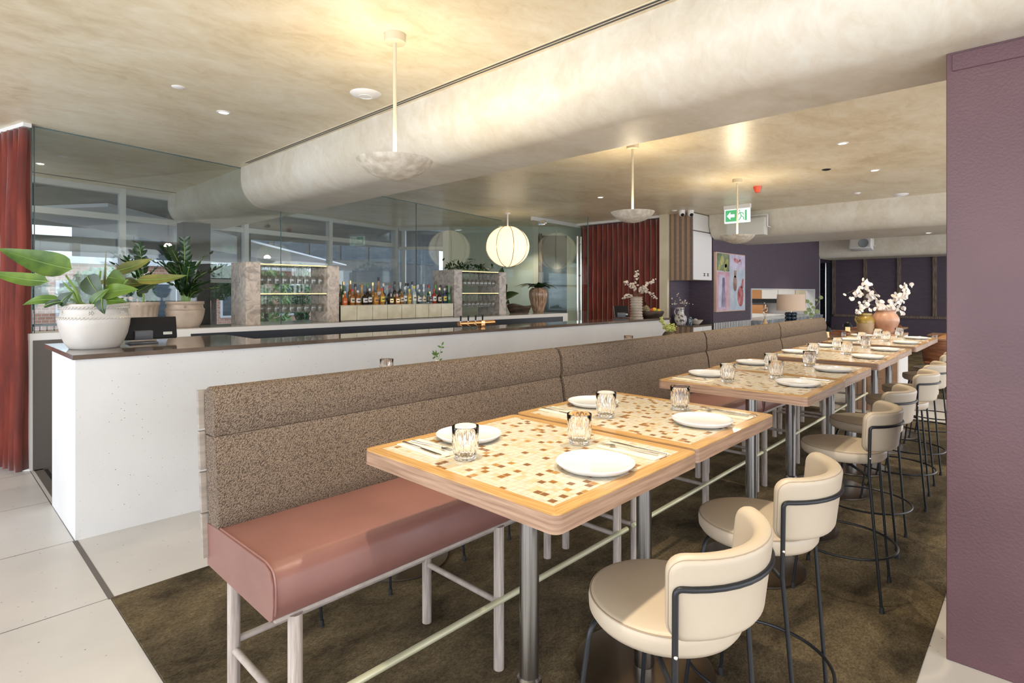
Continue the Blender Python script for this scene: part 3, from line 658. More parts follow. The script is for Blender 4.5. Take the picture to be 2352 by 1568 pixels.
# dark expansion joint between bar corner and carpet, drain grating behind the bar end
struct(MB().box(0.664, 0.690, 3.43, 4.39, 0, 0.0015).build('trim_12', M['greypanel'], smooth=False))
gt = thing('floor_grating', 'dark metal slotted floor grating beside the end of the bar', 'grating', (0.70, 5.30, 0))
g = MB().box(0, 0.06, -0.10, 1.08, 0, 0.004); g.box(0, 0.55, 1.05, 1.08, 0, 0.004)
for i in range(8): g.box(0.09+i*0.055, 0.12+i*0.055, -0.10, 1.05, 0, 0.004)
g.build('bars', M['greypanel'], gt, smooth=False); MB().box(0.0, 0.54, -0.10, 1.05, 0.0003, 0.001).build('channel', M['black'], gt, smooth=False)

# ================================================================== OUTSIDE
struct(MB().box(-25, 45, 8.6, 60, -0.25, -0.13).build('floor_street', M['concrete'], smooth=False))
so = struct(MB().prism([(-14, 6.3), (2.6, 9.9), (7.6, 10.95), (12, 10.95), (15, 16), (8, 16.5), (-14, 16.0)], 3.05, 3.4).build('ceiling_outside', M['soffit'], smooth=False))
tag(MB().prism([(0.9, 13.5), (2.2, 11.4), (16.0, 27.5), (13.2, 28.0)], 2.98, 3.04).build('soffit_band', M['whiteext'], smooth=False), 'pale diagonal band under the dark soffit outside', 'soffit')
tag(MB().box(-9, 4.5, 13.6, 14.0, 2.35, 2.62).build('street_beam', M['soffit'], smooth=False), 'dark horizontal beam crossing outside the left windows', 'beam')
for i, (x, y, lb) in enumerate(((0.85, 12.4, 'dark outside post nearest the curtain'), (-2.4, 12.4, 'dark outside post far left'), (5.6, 14.5, 'slim dark outside post behind the glass rack'))):
    tag(MB().box(x-0.12, x+0.12, y-0.12, y+0.12, -0.13, 3.05).build('outside_post', M['aludark'], smooth=False), lb, 'post')
b = thing('brick_building', 'pink red brick building across the street', 'building', (10.5, 27.6, -0.13), R(12))
MB().box(-8.2, 5, 0, 6, 0, 2.75).build('wall', M['brick'], b, smooth=False); MB().box(-8.4, 5.2, -0.2, 6, 2.75, 3.0).build('cornice', M['whiteext'], b, smooth=False)
for i in range(4):
    q = MB().box(-7.2+i*3.1, -6.0+i*3.1, -0.06, 0.02, 0.5, 2.1).build('window_frame', M['whiteext'], b, smooth=False)
    MB().box(-7.1+i*3.1, -6.1+i*3.1, -0.08, -0.06, 0.6, 2.0).build('pane', M['doorblue'], q, smooth=False)
gb = thing('grey_building', 'dark grey office block behind the brick building', 'building', (16.0, 35.5, -0.13), R(12))
MB().box(-9, 16, 0, 6, 0, 10).build('wall', M['greydark'], gb, smooth=False)
for i in range(9): MB().box(-8.6+i*2.7, -6.3+i*2.7, -0.05, 0.02, 4.0, 5.8).build('window', M['doorblue'], gb, smooth=False)
b = thing('white_building', 'pale building across the street at the left', 'building', (-6.5, 25.0, -0.13))
MB().box(-10, 6.0, 0, 5, 0, 4.2).build('wall', M['whiteext'], b, smooth=False)
for i in range(7): MB().box(-9.4+i*2.2, -8.2+i*2.2, -0.05, 0.02, 1.2, 2.6).build('window', M['greyext'], b, smooth=False)
rl = thing('street_railing', 'black metal railing outside the left windows', 'railing', (-4.0, 15.5, -0.13))
g = MB().box(0, 7, -0.02, 0.02, 0.95, 1.0); g.box(0, 7, -0.02, 0.02, 0.12, 0.16)
for i in range(60): g.box(i*0.118, i*0.118+0.02, -0.01, 0.01, 0.14, 0.96)
g.build('bars', M['black'], rl, smooth=False)
def crown(mb, c, r, n, sz, rnd):
    for _ in range(n):
        th, ph, q = rnd.uniform(0, 2*PI), rnd.uniform(-1, 1), rnd.uniform(0.55, 1)**0.5
        k = math.sqrt(1-ph*ph); p = Vector((c[0]+r[0]*q*k*math.cos(th), c[1]+r[1]*q*k*math.sin(th), c[2]+r[2]*q*ph))
        a = Vector((rnd.uniform(-1, 1), rnd.uniform(-1, 1), rnd.uniform(-1, 1))).normalized(); b_ = a.orthogonal().normalized(); s_ = sz*rnd.uniform(0.6, 1.3)
        mb.poly([p-a*s_, p+b_*s_*0.5, p+a*s_, p-b_*s_*0.5])
M['bright'] = leafmat('street_foliage', (0.16, 0.30, 0.09), (0.42, 0.55, 0.22), 0.6, 2)
M['mid'] = leafmat('street_foliage_dark', (0.05, 0.12, 0.05), (0.20, 0.34, 0.17), 0.6, 2)
def tree(x, y, z0, h, r, lb, m='mid', n=900, sz=0.13):
    rnd = random.Random(int(x*100+y)); t = thing('street_tree', lb, 'tree', (x, y, z0))
    mb = MB(); crown(mb, (0, 0, h), r, n, sz, rnd); mb.build('foliage', M[m], t, fix=False)
    MB().cyl((0, 0, 0), (0.03, 0, h), 0.11, 0.06, n=10).build('trunk', M['batten'], t)
tree(1.0, 17.5, -0.13, 1.75, (1.15, 1.0, 0.75), 'leafy street tree behind the tallest leaf of the pot plant')
tree(3.8, 19.5, -0.13, 1.5, (1.2, 1.0, 0.9), 'leafy street tree between the window mullion and dark column')
tree(6.4, 19.0, -0.13, 2.0, (0.9, 0.9, 0.55), 'round headed street tree left of the stone glass rack')
tree(8.3, 19.6, -0.13, 1.35, (0.9, 0.9, 1.2), 'bright leafy tree seen through the left glass rack', 'bright')
tree(10.0, 20.4, -0.13, 1.6, (0.35, 0.35, 1.2), 'slim palm trunk tree seen through the left glass rack', 'mid', 500)
sh = thing('street_shrub', 'bright yellow green shrub outside at the foot of the glass', 'shrub', (0.85, 11.5, -0.13))
mb = MB(); crown(mb, (0, 0, 0.72), (0.45, 0.35, 0.5), 420, 0.09, random.Random(3)); mb.build('foliage', M['bright'], sh, fix=False)

# ================================================================== BAR
YZ = Matrix(((0,0,1,0),(1,0,0,0),(0,1,0,0),(0,0,0,1)))      # profile (y, z) extruded along x
bar = thing('bar_counter', 'long white terrazzo bar counter with brown marble top', 'bar counter', (0, 0, 0))
MB().prism([(0.678, 4.389), (7.93, 4.185), (7.93, 4.60), (1.9, 4.80), (1.9, 5.25), (0.676, 5.251)], 0.0, 1.128).bevel(0.004, 1).build('body', M['bar'], bar, smooth=False)
MB().prism([(0.664, 4.374), (7.945, 4.170), (7.945, 4.62), (1.95, 4.82), (1.95, 5.50), (0.664, 5.50)], 1.128, 1.158).bevel(0.003, 1).build('marble_top', M['slab'], bar, smooth=False)
bb = thing('back_counter', 'white back bar counter with a long dark recess', 'counter', (0, 0, 0))
bbF = lambda x: 6.187 - (x-1.35)*0.0365
MB().prism([(1.35, bbF(1.35)), (7.68, bbF(7.68)), (7.68, GX(7.68)-0.03), (1.35, GX(1.35)-0.03)], 0.0, 1.184).build('body', M['white'], bb, smooth=False)
MB().prism([(1.35, bbF(1.35)+0.004), (7.68, bbF(7.68)+0.004), (7.68, GX(7.68)-0.03), (1.35, GX(1.35)-0.03)], 1.184, 1.190).build('stone_top', M['counter'], bb, smooth=False)
MB().prism([(1.87, bbF(1.87)-0.004), (7.55, bbF(7.55)-0.004), (7.55, bbF(7.55)+0.01), (1.87, bbF(1.87)+0.01)], 1.035, 1.135).build('recess', M['darkgap'], bb, smooth=False)

# ================================================================== BENCHES
ORD = ['nearest', 'second', 'third', 'fourth', 'fifth', 'sixth', 'seventh', 'eighth']
def bench(x0, x1, lab):
    t = thing('bench', lab, 'bench', (x0, 1.60, 0.006), group='high upholstered benches'); W = x1-x0; Y = lambda y: y-1.60
    mb = MB().prism([(Y(1.602), 0.645), (Y(1.606), 0.605), (Y(1.625), 0.592), (Y(2.13), 0.592), (Y(2.13), 0.735), (Y(2.03), 0.742), (Y(1.66), 0.748), (Y(1.625), 0.735), (Y(1.607), 0.705)], 0.004, W-0.004, YZ)
    mb.bevel(0.014, 3, 25).build('seat', M['pink'], t, ang=50)
    for xx in (0.012, W-0.012):
        MB().tube(fillet([(xx, Y(2.10), 0.741), (xx, Y(1.66), 0.751), (xx, Y(1.612), 0.738), (xx, Y(1.599), 0.70), (xx, Y(1.601), 0.62), (xx, Y(1.63), 0.589)], 0.04, 4), 0.0042, 6).build('piping', M['pink'], t)
    MB().prism([(Y(2.030), 0.742), (Y(2.030), 0.80), (Y(2.056), 1.0), (Y(2.072), 1.045), (Y(2.16), 1.040), (Y(2.115), 0.70), (Y(2.06), 0.70)], 0.006, W-0.006, YZ).bevel(0.011, 3, 25).build('backrest', M['boucle'], t, ang=50)
    MB().prism([(Y(2.074), 1.0465), (Y(2.064), 1.075), (Y(2.070), 1.16), (Y(2.088), 1.205), (Y(2.125), 1.213), (Y(2.166), 1.195), (Y(2.160), 1.046)], 0.006, W-0.006, YZ).bevel(0.012, 3, 22).build('backrest_roll', M['boucle'], t, ang=50)
    for z0, z1 in ((1.062, 1.195), (0.920, 1.052), (0.778, 0.910), (0.620, 0.768)):
        f = lambda z: Y(2.120 + (z-0.62)*0.095)
        mb = MB().prism([(f(z0), z0), (f(z1), z1), (f(z1)+0.02, z1), (f(z0)+0.02, z0)], -0.012 if x0 < 1 else 0.0, W, YZ)
        mb.build('back_slat', M['slat'], t, smooth=False)
    MB().box(0.02, W-0.02, Y(1.625), Y(2.12), 0.578, 0.592, 0.003, 1).build('seat_frame', M['legh'], t)
    xs = [0.083, W/2-0.005, W-0.078]
    for x in xs:
        MB().cyl((x, Y(1.63), 0), (x, Y(1.63), 0.585), 0.0215, n=20).build('leg', M['leg'], t)
        MB().cyl((x, Y(2.105), 0), (x, Y(2.105), 0.70), 0.0215, n=20).build('leg', M['leg'], t)
        MB().cyl((x, Y(1.64), 0.272), (x, Y(2.10), 0.272), 0.0125, n=14).build('stretcher', M['legh'], t)
    for a, b in zip(xs, xs[1:]):
        MB().cyl((a, Y(2.105), 0.300), (b, Y(2.105), 0.300), 0.0125, n=14).build('back_rail', M['legh'], t)
    MB().cyl((0.03, Y(1.607), 0.292), (W-0.02, Y(1.607), 0.292), 0.0125, n=16).build('foot_rail', M['rail'], t)
    return t
for (a, b), q in zip(((0.695, 2.600), (2.612, 4.555), (4.567, 6.38), (6.392, 8.12)), ('nearest of the four', 'second of the four', 'third of the four', 'farthest of the four')):
    bench(a, b, 'bench with brown boucle back and rose leather seat, %s' % q)

# ================================================================== MOSAIC TABLES
TB = [(1.333, 1.187), (2.057, 1.200), (3.262, 1.215), (3.985, 1.228), (4.957, 1.235), (5.685, 1.250), (6.605, 1.247), (7.325, 1.250)]
def rrect(hx, hy, r, n=5):
    o = []
    for cx, cy, a0 in ((hx-r, hy-r, 0), (-hx+r, hy-r, 90), (-hx+r, -hy+r, 180), (hx-r, -hy+r, 270)):
        for i in range(n+1): a = R(a0+90*i/n); o.append((cx+r*math.cos(a), cy+r*math.sin(a)))
    return o
def dense(o, m):
    r = []
    for (a, b), (c, d) in zip(o, o[1:]+o[:1]):
        k = max(1, int(math.hypot(c-a, d-b)/m))
        for i in range(k): r.append((a+(c-a)*i/k, b+(d-b)*i/k))
    return r
TLAB = ['first and nearest', 'second', 'third', 'fourth', 'fifth', 'sixth', 'seventh', 'eighth and farthest']
def make_table():
    t = thing('mosaic_table', 'high table with cream and brown mosaic top, %s in the row' % TLAB[0], 'table', group='mosaic topped high tables')
    MB().prism(rrect(0.352, 0.395, 0.024), 1.004, 1.0465).bevel(0.003, 2, 60).build('table_edge', M['oak'], t)
    for k in range(4):
        hx, hy = ((0.351, 0.394), (0.394, 0.351))[k % 2]; r = 0.023; ol = []
        for a in range(5): an = R(225+45*a/4); ol.append((-hx+r+r*math.cos(an), -hy+r+r*math.sin(an)))
        for a in range(5): an = R(270+45*a/4); ol.append((hx-r+r*math.cos(an), -hy+r+r*math.sin(an)))
        ol += [(hx-0.043, -hy+0.043), (-hx+0.043, -hy+0.043)]
        o = MB().prism(ol, 1.0465, 1.0499).build('border_board', M['oaktop'], t, smooth=False); o.rotation_euler = (0, 0, PI/2*k)
    MB().box(-0.3088, 0.3088, -0.3515, 0.3515, 1.045, 1.0504).build('mosaic_panel', M['mosaic'], t, smooth=False)
    MB().cyl((0, 0, 0.30), (0, 0, 1.002), 0.0310, n=28).build('pole', M['steel'], t)
    MB().box(-0.15, 0.15, -0.15, 0.15, 0.998, 1.0038).build('mounting_plate', M['black'], t, smooth=False)
    MB().lathe([(0.038, 0.02), (0.0405, 0.03), (0.0405, 0.318), (0.0385, 0.334), (0.032, 0.340), (0.0, 0.340)], 28).build('collar', M['steel'], t)
    MB().lathe([(0, 0.0065), (0.276, 0.0065), (0.280, 0.010), (0.279, 0.0175), (0.272, 0.0195), (0.04, 0.0215), (0, 0.0215)], 56).build('base_disk', M['bronze'], t)
    return t
t0 = make_table(); t0.location = (*TB[0], 0)
for i, (x, y) in enumerate(TB[1:], 1):
    dup(t0, (x, y, 0), 0, 'high table with cream and brown mosaic top, %s in the row' % TLAB[i])

# ================================================================== BAR STOOLS
def make_stool():
    t = thing('bar_stool', '', 'bar stool', group='cream leather bar stools')
    MB().lathe([(0, 0.688), (0.165, 0.688), (0.186, 0.694), (0.1955, 0.708), (0.197, 0.730), (0.1945, 0.742), (0.190, 0.7465), (0.180, 0.7495), (0.10, 0.7515), (0, 0.752)], 64).build('seat', M['cream'], t, ang=50)
    MB().tube([(0.1925*math.cos(2*PI*k/64), 0.1925*math.sin(2*PI*k/64), 0.7445) for k in range(64)], 0.0022, 6, True).build('piping', M['stitch'], t)
    Rb = 0.232
    def place(a, tt, z):
        ph = -PI/2 + a/Rb; r = Rb + tt; r += 0.012*(z/0.1)
        return (r*math.cos(ph), r*math.sin(ph)+0.0, 0.862+z)
    MB().cushion(0.492, 0.202, 0.046, 0.042, 0.020, place, ns=20, K=6).build('backrest', M['cream'], t, ang=60)
    MB().tube([place(x, 0.0165, z) for x, z in dense(rrect(0.246-0.006, 0.101-0.006, 0.038, 6), 0.03)], 0.0016, 5, True).build('piping', M['stitch'], t)
    # black tube: round the back, down both sides, bracket in under the seat
    ph = 0.98; ro = 0.262
    arc = [(ro*math.sin(a)*1.0, -ro*math.cos(a), 0.893) for a in [ph*(-1+2*i/14) for i in range(15)]]
    L0 = arc[0]; R0 = arc[-1]
    pts = [(L0[0]*0.96, L0[1]*0.96, 0.652), (L0[0], L0[1], 0.893)] + arc[1:-1] + [(R0[0], R0[1], 0.893), (R0[0]*0.96, R0[1]*0.96, 0.652)]
    P = [Vector(p) for p in pts]
    path = fillet([P[0], P[1], P[2]], 0.05, 6)[:-1] + P[2:-2] + fillet([P[-3], P[-2], P[-1]], 0.05, 6)[1:]
    MB().tube(path, 0.0072, 10).build('back_tube', M['black'], t)
    for s_ in (-1, 1):
        b = MB(); e = Vector((s_*abs(L0[0])*0.96, L0[1]*0.96, 0.652))
        b.tube(fillet([e+Vector((0, 0, 0.03)), e, (s_*0.10, -0.02, 0.684)], 0.02, 4), 0.0068, 8); b.build('bracket', M['black'], t)
        lg = MB().tube([e+Vector((0, 0, 0.012)), (s_*0.188, -0.190, 0.012)], 0.0068, 10); lg.build('leg', M['black'], t)
        f = MB().tube(fillet([(0, 0.125, 0.682), (s_*0.150, 0.128, 0.682), (s_*0.195, 0.200, 0.012)], 0.05, 6), 0.0068, 10); f.build('leg', M['black'], t)
        for y in (-0.190, 0.200):
            MB().cyl((s_*(0.188 if y < 0 else 0.195), y, 0.0), (s_*(0.188 if y < 0 else 0.195), y, 0.03), 0.0115, 0.009, n=12).build('foot_cap', M['rubber'], t)
        for z in (0.742, 0.842):
            MB().ball((e.x*1.035, e.y*1.04, z), 0.0052, 6).build('screw', M['chrome'], t)
    MB().tube([(0.243*math.cos(2*PI*k/56), 0.245*math.sin(2*PI*k/56)+0.004, 0.245) for k in range(56)], 0.006, 8, True).build('foot_ring', M['black'], t)
    return t
ST = [(1.36, 0.735, 0), (2.05, 0.745, 3), (3.36, 0.778, 5), (4.09, 0.822, 2), (5.06, 0.815, 4), (5.75, 0.832, 0), (6.74, 0.838, 2), (7.40, 0.845, 0)]
s0 = make_stool()
for i, (x, y, rz) in enumerate(ST):
    lb = 'cream leather bar stool at the %s mosaic table in the row' % TLAB[i]
    if i == 0: s0.location = (x, y, 0.006); s0.rotation_euler = (0, 0, R(rz)); s0['label'] = lb
    else: dup(s0, (x, y, 0.006), R(rz), lb)
# second row behind the bench: legs and base seen under the seat
for i, (x, y) in enumerate(((1.475, 2.62), (2.355, 2.62))):
    dup(s0, (x, y, 0.006), 0, ('bar stool behind the nearest bench, left of the bronze disk', 'bar stool behind the nearest bench, right of the bronze disk')[i], 'bar stools behind the bench')
bt0 = None
for i, (x, y, lb) in enumerate(((1.93, 2.74, 'whose bronze base disk shows under the bench'), (4.81, 2.85, 'carrying the lime flower pot'), (7.60, 2.85, 'near the serving hatch'), (9.02, 2.80, 'carrying the blue based lamp'))):
    t = thing('high_table', 'plain high table behind the benches, %s' % lb, 'table', (x, y, 0), group='plain high tables behind the benches')
    MB().prism(rrect(0.60, 0.36, 0.03), 1.01, 1.05).build('tabletop', M['oak'], t, ang=60)
    MB().cyl((0, 0, 0.02), (0, 0, 1.01), 0.035, n=24).build('pole', M['steel'], t)
    MB().lathe([(0, 0.0065), (0.286, 0.0065), (0.290, 0.010), (0.289, 0.0175), (0.282, 0.0195), (0.04, 0.0215), (0, 0.0215)], 56).build('base_disk', M['bronze'], t)

# ================================================================== PLACE SETTINGS
ZT = 1.0506
def make_plate():
    o = MB().lathe([(0, 0.0), (0.078, 0.0), (0.100, 0.006), (0.1105, 0.0165), (0.1125, 0.0195), (0.1105, 0.021), (0.106, 0.0175), (0.096, 0.0095), (0.080, 0.0065), (0, 0.006)], 64).build('dinner_plate', M['ceramic'])
    return o
def make_tumbler(name='tumbler'):
    F = -0.075
    pr = [(0, 0.0), (0.029, 0.0), (0.0315, 0.003), (0.0322, 0.008, 0.02), (0.0305, 0.012, 0.02), (0.0325, 0.016, F), (0.0352, 0.030, F), (0.0372, 0.050, F), (0.0385, 0.063, F*0.7), (0.0392, 0.066), (0.0408, 0.0985), (0.0402, 0.100), (0.0388, 0.0985),
          (0.0368, 0.066), (0.0342, 0.048), (0.0310, 0.030), (0.030, 0.018), (0.022, 0.0135), (0, 0.0125)]
    return MB().lathe(pr, 96, nf=16).build(name, M['cupglass'], ang=70)
def make_knife():
    t = MB(); t.box(-0.0045, 0.0045, -0.105, -0.005, 0, 0.004, 0.0015, 2)
    t.prism([(-0.004, -0.006), (0.004, -0.006), (0.0085, 0.03), (0.0085, 0.085), (0.002, 0.105), (-0.003, 0.104), (-0.004, 0.05)], 0.001, 0.0026); return t.build('table_knife', M['cutlery'])
def make_fork():
    t = MB(); t.tube([(0, -0.10, 0.0025), (0, -0.05, 0.003), (0, 0.02, 0.0065), (0, 0.045, 0.0060)], [0.0048, 0.0036, 0.0024, 0.0030], 8)
    t.prism([(-0.003, 0.040), (0.003, 0.040), (0.0115, 0.056), (0.0115, 0.064), (-0.0115, 0.064), (-0.0115, 0.056)], 0.0042, 0.0060)
    for k in range(4): x = -0.0100+k*0.00667; t.tube([(x, 0.062, 0.0050), (x, 0.085, 0.0032), (x, 0.102, 0.0052)], [0.0014, 0.0012, 0.0007], 6)
    return t.build('table_fork', M['cutlery'])
def make_napkin():
    t = MB(); t.box(-0.047, 0.047, -0.108, 0.108, 0, 0.0022, 0.0009, 1); t.box(-0.046, 0.046, -0.108, 0.104, 0.0024, 0.0044, 0.0009, 1); return t.build('napkin', M['napkin'])
protos = dict(plate=make_plate(), tumbler=make_tumbler(), knife=make_knife(), fork=make_fork(), napkin=make_napkin())
used = set()
def put(kind, loc, rz, label, cat, group):
    p = protos[kind]
    o = p if kind not in used else p.copy()
    if kind in used: COL.objects.link(o)
    used.add(kind); o.location = loc; o.rotation_euler = (0, 0, rz); tag(o, label, cat, group); return o
rj = random.Random(5)
for i, (cx, cy) in enumerate(TB):
    for s_ in (0, 1):
        a = PI*s_; ca, sa = math.cos(a), math.sin(a)
        side = ('stool side', 'bench side')[s_]; lt = '%s mosaic table' % TLAB[i]
        def W(x, y, z=ZT): return (cx + ca*x - sa*y, cy + sa*x + ca*y, z)
        j = lambda q=0.006: rj.uniform(-q, q)
        px, py = (-0.003+j(), -0.253+j()) if i else ((-0.006, -0.256) if s_ == 0 else (0.037, -0.243))
        tag_c = ('white', 'pale grey white')[1 if (i == 2 and s_ == 0) else 0]
        put('plate', W(px, py), 0, '%s round plate on the %s of the %s' % (tag_c, side, lt), 'plate', 'round dinner plates')
        put('tumbler', W(0.165+j(), -0.075+j()) if not (i == 0 and s_ == 1) else W(0.205, -0.073), a, 'fluted glass tumbler on the %s of the %s' % (side, lt), 'glass', 'fluted tumblers on the mosaic tables')
        nx, ny = 0.212+j(0.004), -0.245+j(0.005)
        put('napkin', W(nx, ny), a + R(-2), 'cream folded napkin on the %s of the %s' % (side, lt), 'napkin', 'folded napkins')
        put('knife', W(nx+0.022, ny-0.006, ZT+0.0046), a + R(-3), 'steel knife on the napkin, %s of the %s' % (side, lt), 'knife', 'table knives')
        put('fork', W(nx-0.014, ny+0.004, ZT+0.0046), a + R(4), 'steel fork on the napkin, %s of the %s' % (side, lt), 'fork', 'table forks')
for (x, y, lb) in ((1.93, 2.86, 'whose rim shows above the nearest bench back, against the white bar'), (4.49, 2.78, 'whose rim shows above the second bench back, against the white bar')):
    put('tumbler', (x, y, ZT-0.0004), 0, 'fluted tumbler %s' % lb, 'glass', 'tumblers on the tables behind the benches')

# ================================================================== LIGHT FITTINGS
def pendant(x, y, lb, zr=2.29, en_=22):
    t = thing('bowl_pendant_light', lb, 'pendant light', (x, y, ZC), group='alabaster bowl pendant lights')
    MB().lathe([(0, 0), (0.060, 0), (0.060, -0.045), (0.057, -0.047), (0, -0.047)], 40).build('canopy', M['cablecream'], t)
    MB().cyl((0, 0, -0.045), (0, 0, zr-ZC-0.05), 0.0105, n=20).build('rod', M['cablecream'], t)
    d = zr-ZC; pr = [(0.212, d), (0.200, d-0.022), (0.172, d-0.050), (0.130, d-0.078), (0.080, d-0.096), (0.03, d-0.105), (0, d-0.106), (0, d-0.098), (0.03, d-0.097), (0.078, d-0.088), (0.127, d-0.070), (0.168, d-0.043), (0.196, d-0.016), (0.206, d+0.001)]
    pr.append(pr[0]); MB().lathe(pr, 64).build('bowl_shade', M['bowlplaster'], t, ang=60)
    MB().lathe([(0, d-0.05), (0.045, d-0.05), (0.045, d-0.035), (0, d-0.035)], 24).build('bulb', M['bulb'], t)
    for k, (en, zz, rad) in enumerate(((en_, d+0.02, 0.06),)):
        l = bpy.data.lights.new('pendant_lamp', 'POINT'); l.energy = en; l.color = (1, 0.83, 0.56); l.shadow_soft_size = rad
        lo = bpy.data.objects.new('pendant_lamp', l); COL.objects.link(lo); lo.location = (x, y, ZC+zz)
    return t
pendant(1.853, 2.665, 'nearest alabaster bowl pendant light, left of the ceiling beam', en_=18)
pendant(4.827, 2.942, 'middle alabaster bowl pendant light, in front of the rust curtain', 2.335)
pendant(7.255, 2.880, 'farthest alabaster bowl pendant light, in front of the exit sign', 2.275)
def downlight(x, y, lb, z=ZC, en=34, vis=True, ang=105):
    t = thing('downlight', lb, 'downlight', (x, y, z), group='recessed downlights')
    MB().lathe([(0.038, 0), (0.052, 0), (0.052, -0.004), (0.038, -0.006)], 28).build('trim_ring', M['white'], t)
    MB().lathe([(0, -0.002), (0.038, -0.002)], 28).build('lens', M['downlight'], t, fix=False)
    l = bpy.data.lights.new('downlight_spot', 'SPOT'); l.energy = en; l.color = (1, 0.84, 0.62); l.spot_size = R(ang); l.spot_blend = 0.55; l.shadow_soft_size = 0.03
    lo = bpy.data.objects.new('downlight_spot', l); COL.objects.link(lo); lo.location = (x, y, z-0.02)
downlight(1.703, 4.818, 'lit downlight in the ceiling above the bar, left of the nearest pendant')
downlight(0.954, 8.229, 'lit downlight behind the glass partition near the curtain', en=110)
downlight(7.195, 4.951, 'lit downlight left of the middle pendant')
downlight(6.206, 1.439, 'bright downlight right of the farthest pendant, nearer one', en=115)
downlight(7.847, 1.479, 'bright downlight right of the farthest pendant, farther one', en=115)
downlight(9.05, 7.62, 'added fill downlight in the vestibule ceiling behind the lantern', en=90)  # made-up fill light, added to brighten the dark vestibule
downlight(11.75, 1.44, 'downlight under the second beam near the pier', 2.55, 30)
downlight(0.72, 1.12, 'downlight above the nearest mosaic table', en=112, ang=80)
downlight(2.15, 1.15, 'downlight above the second mosaic table', en=112, ang=80)
downlight(4.55, 1.41, 'downlight above the fourth mosaic table', en=105, ang=85)
for i, (x, y) in enumerate(((14.4, 1.5), (14.4, 3.4), (16.2, 0.0))): downlight(x, y, 'downlight over the far dining tables, %s' % ('near the hatch wall', 'between hatch and beam', 'near the window wall')[i], en=60)
def disc(name, x, y, r, h, m, lb, cat, z=ZC, inner=True):
    t = thing(name, lb, cat, (x, y, z))
    MB().lathe([(0, -h), (r*0.55, -h), (r*0.92, -h*0.35), (r, 0)], 40).build('cover', m, t)
    if inner: MB().tube([(r*0.42*math.cos(2*PI*k/32), r*0.42*math.sin(2*PI*k/32), -h-0.0005) for k in range(32)], 0.003, 6, True).build('centre_ring', M['white'], t)
disc('ceiling_speaker', 2.256, 3.61, 0.112, 0.022, M['white'], 'round white ceiling speaker left of the nearest pendant rod', 'speaker')
disc('ceiling_speaker', 10.03, 1.565, 0.105, 0.03, M['white'], 'round white ceiling speaker by the second beam', 'speaker')
disc('access_disc', 1.273, 4.457, 0.045, 0.008, M['white'], 'small round white ceiling disc at the upper left', 'ceiling disc', inner=False)
disc('access_disc', 1.074, 7.627, 0.045, 0.008, M['white'], 'small round ceiling disc behind the glass partition', 'ceiling disc', inner=False)
disc('smoke_detector', 9.46, 2.007, 0.05, 0.02, M['white'], 'small white smoke detector left of the far ceiling speaker', 'detector', inner=False)
disc('fire_alarm_sounder', 7.938, 2.873, 0.055, 0.085, M['redplastic'], 'red fire alarm sounder on the ceiling', 'alarm', inner=False)
disc('motion_sensor', 7.398, 1.884, 0.05, 0.012, M['black'], 'small black ceiling sensor between the bright downlights', 'sensor', inner=False)
# paper lantern
t = thing('paper_lantern', 'big glowing round paper lantern above the back bar', 'pendant light', (7.453, 7.168, ZC))
MB().cyl((0, 0, 0), (0, 0, -0.26), 0.014, n=14).build('rod', M['white'], t); MB().lathe([(0, 0), (0.05, 0), (0.05, -0.02), (0, -0.02)], 24).build('canopy', M['white'], t)
MB().lathe([(0.03 if i in (0, 18) else 0.40*math.sin(PI*(0.05+0.90*i/18)), -0.615-0.375*math.cos(PI*(0.05+0.90*i/18))) for i in range(19)], 48).build('shade', M['lantern'], t)
for k in range(8):
    a = 2*PI*k/8+0.25; MB().tube([(0.404*math.sin(PI*(0.06+0.88*i/16))*math.cos(a), 0.404*math.sin(PI*(0.06+0.88*i/16))*math.sin(a), -0.615-0.378*math.cos(PI*(0.06+0.88*i/16))) for i in range(17)], 0.006, 6).build('rib', M['brassrod'], t)
# exit signs
def exit_sign(x, y, rz, lb, flip=False):
    t = thing('exit_sign', lb, 'exit sign', (x, y, ZC), rz)
    MB().box(-0.02, 0.02, -0.21, 0.21, -0.30, -0.06, 0.004, 1).build('panel', M['signwhite'], t)
    MB().box(-0.03, 0.03, -0.22, 0.22, -0.07, 0, 0.004, 1).build('housing', M['white'], t)
    f = -0.0215; k = -1 if flip else 1
    def flat(pts, m, nm, e=0.0):
        MB().prism([(k*a, b) for a, b in pts], f-e-0.001, f-e, YZ).build(nm, m, t, smooth=False)
    flat([(0.0, -0.275), (0.19, -0.275), (0.19, -0.085), (0.0, -0.085)], M['signgreen'], 'green_field')
    flat([(0.165, -0.18), (0.105, -0.115), (0.105, -0.155), (0.035, -0.155), (0.035, -0.205), (0.105, -0.205), (0.105, -0.245)], M['signwhite'], 'arrow', 0.001)
    flat([(-0.165, -0.27), (-0.135, -0.27), (-0.135, -0.10), (-0.165, -0.10)], M['signgreen'], 'door_symbol')
    g = MB()
    for a, b in (((-0.05, -0.125), (-0.075, -0.19)), ((-0.055, -0.135), (-0.025, -0.165)), ((-0.055, -0.135), (-0.10, -0.145)), ((-0.10, -0.145), (-0.115, -0.175)), ((-0.075, -0.19), (-0.055, -0.235)), ((-0.055, -0.235), (-0.03, -0.262)), ((-0.075, -0.19), (-0.11, -0.215)), ((-0.11, -0.215), (-0.12, -0.26))):
        g.cyl((f-0.001, k*a[0], a[1]), (f-0.001, k*b[0], b[1]), 0.0065, n=6)
    g.ball((f-0.001, k*-0.045, -0.105), 0.011, 6); g.build('running_figure', M['signgreen'], t)
exit_sign(9.37, 3.72, 0, 'lit green exit sign with left arrow behind the farthest pendant')
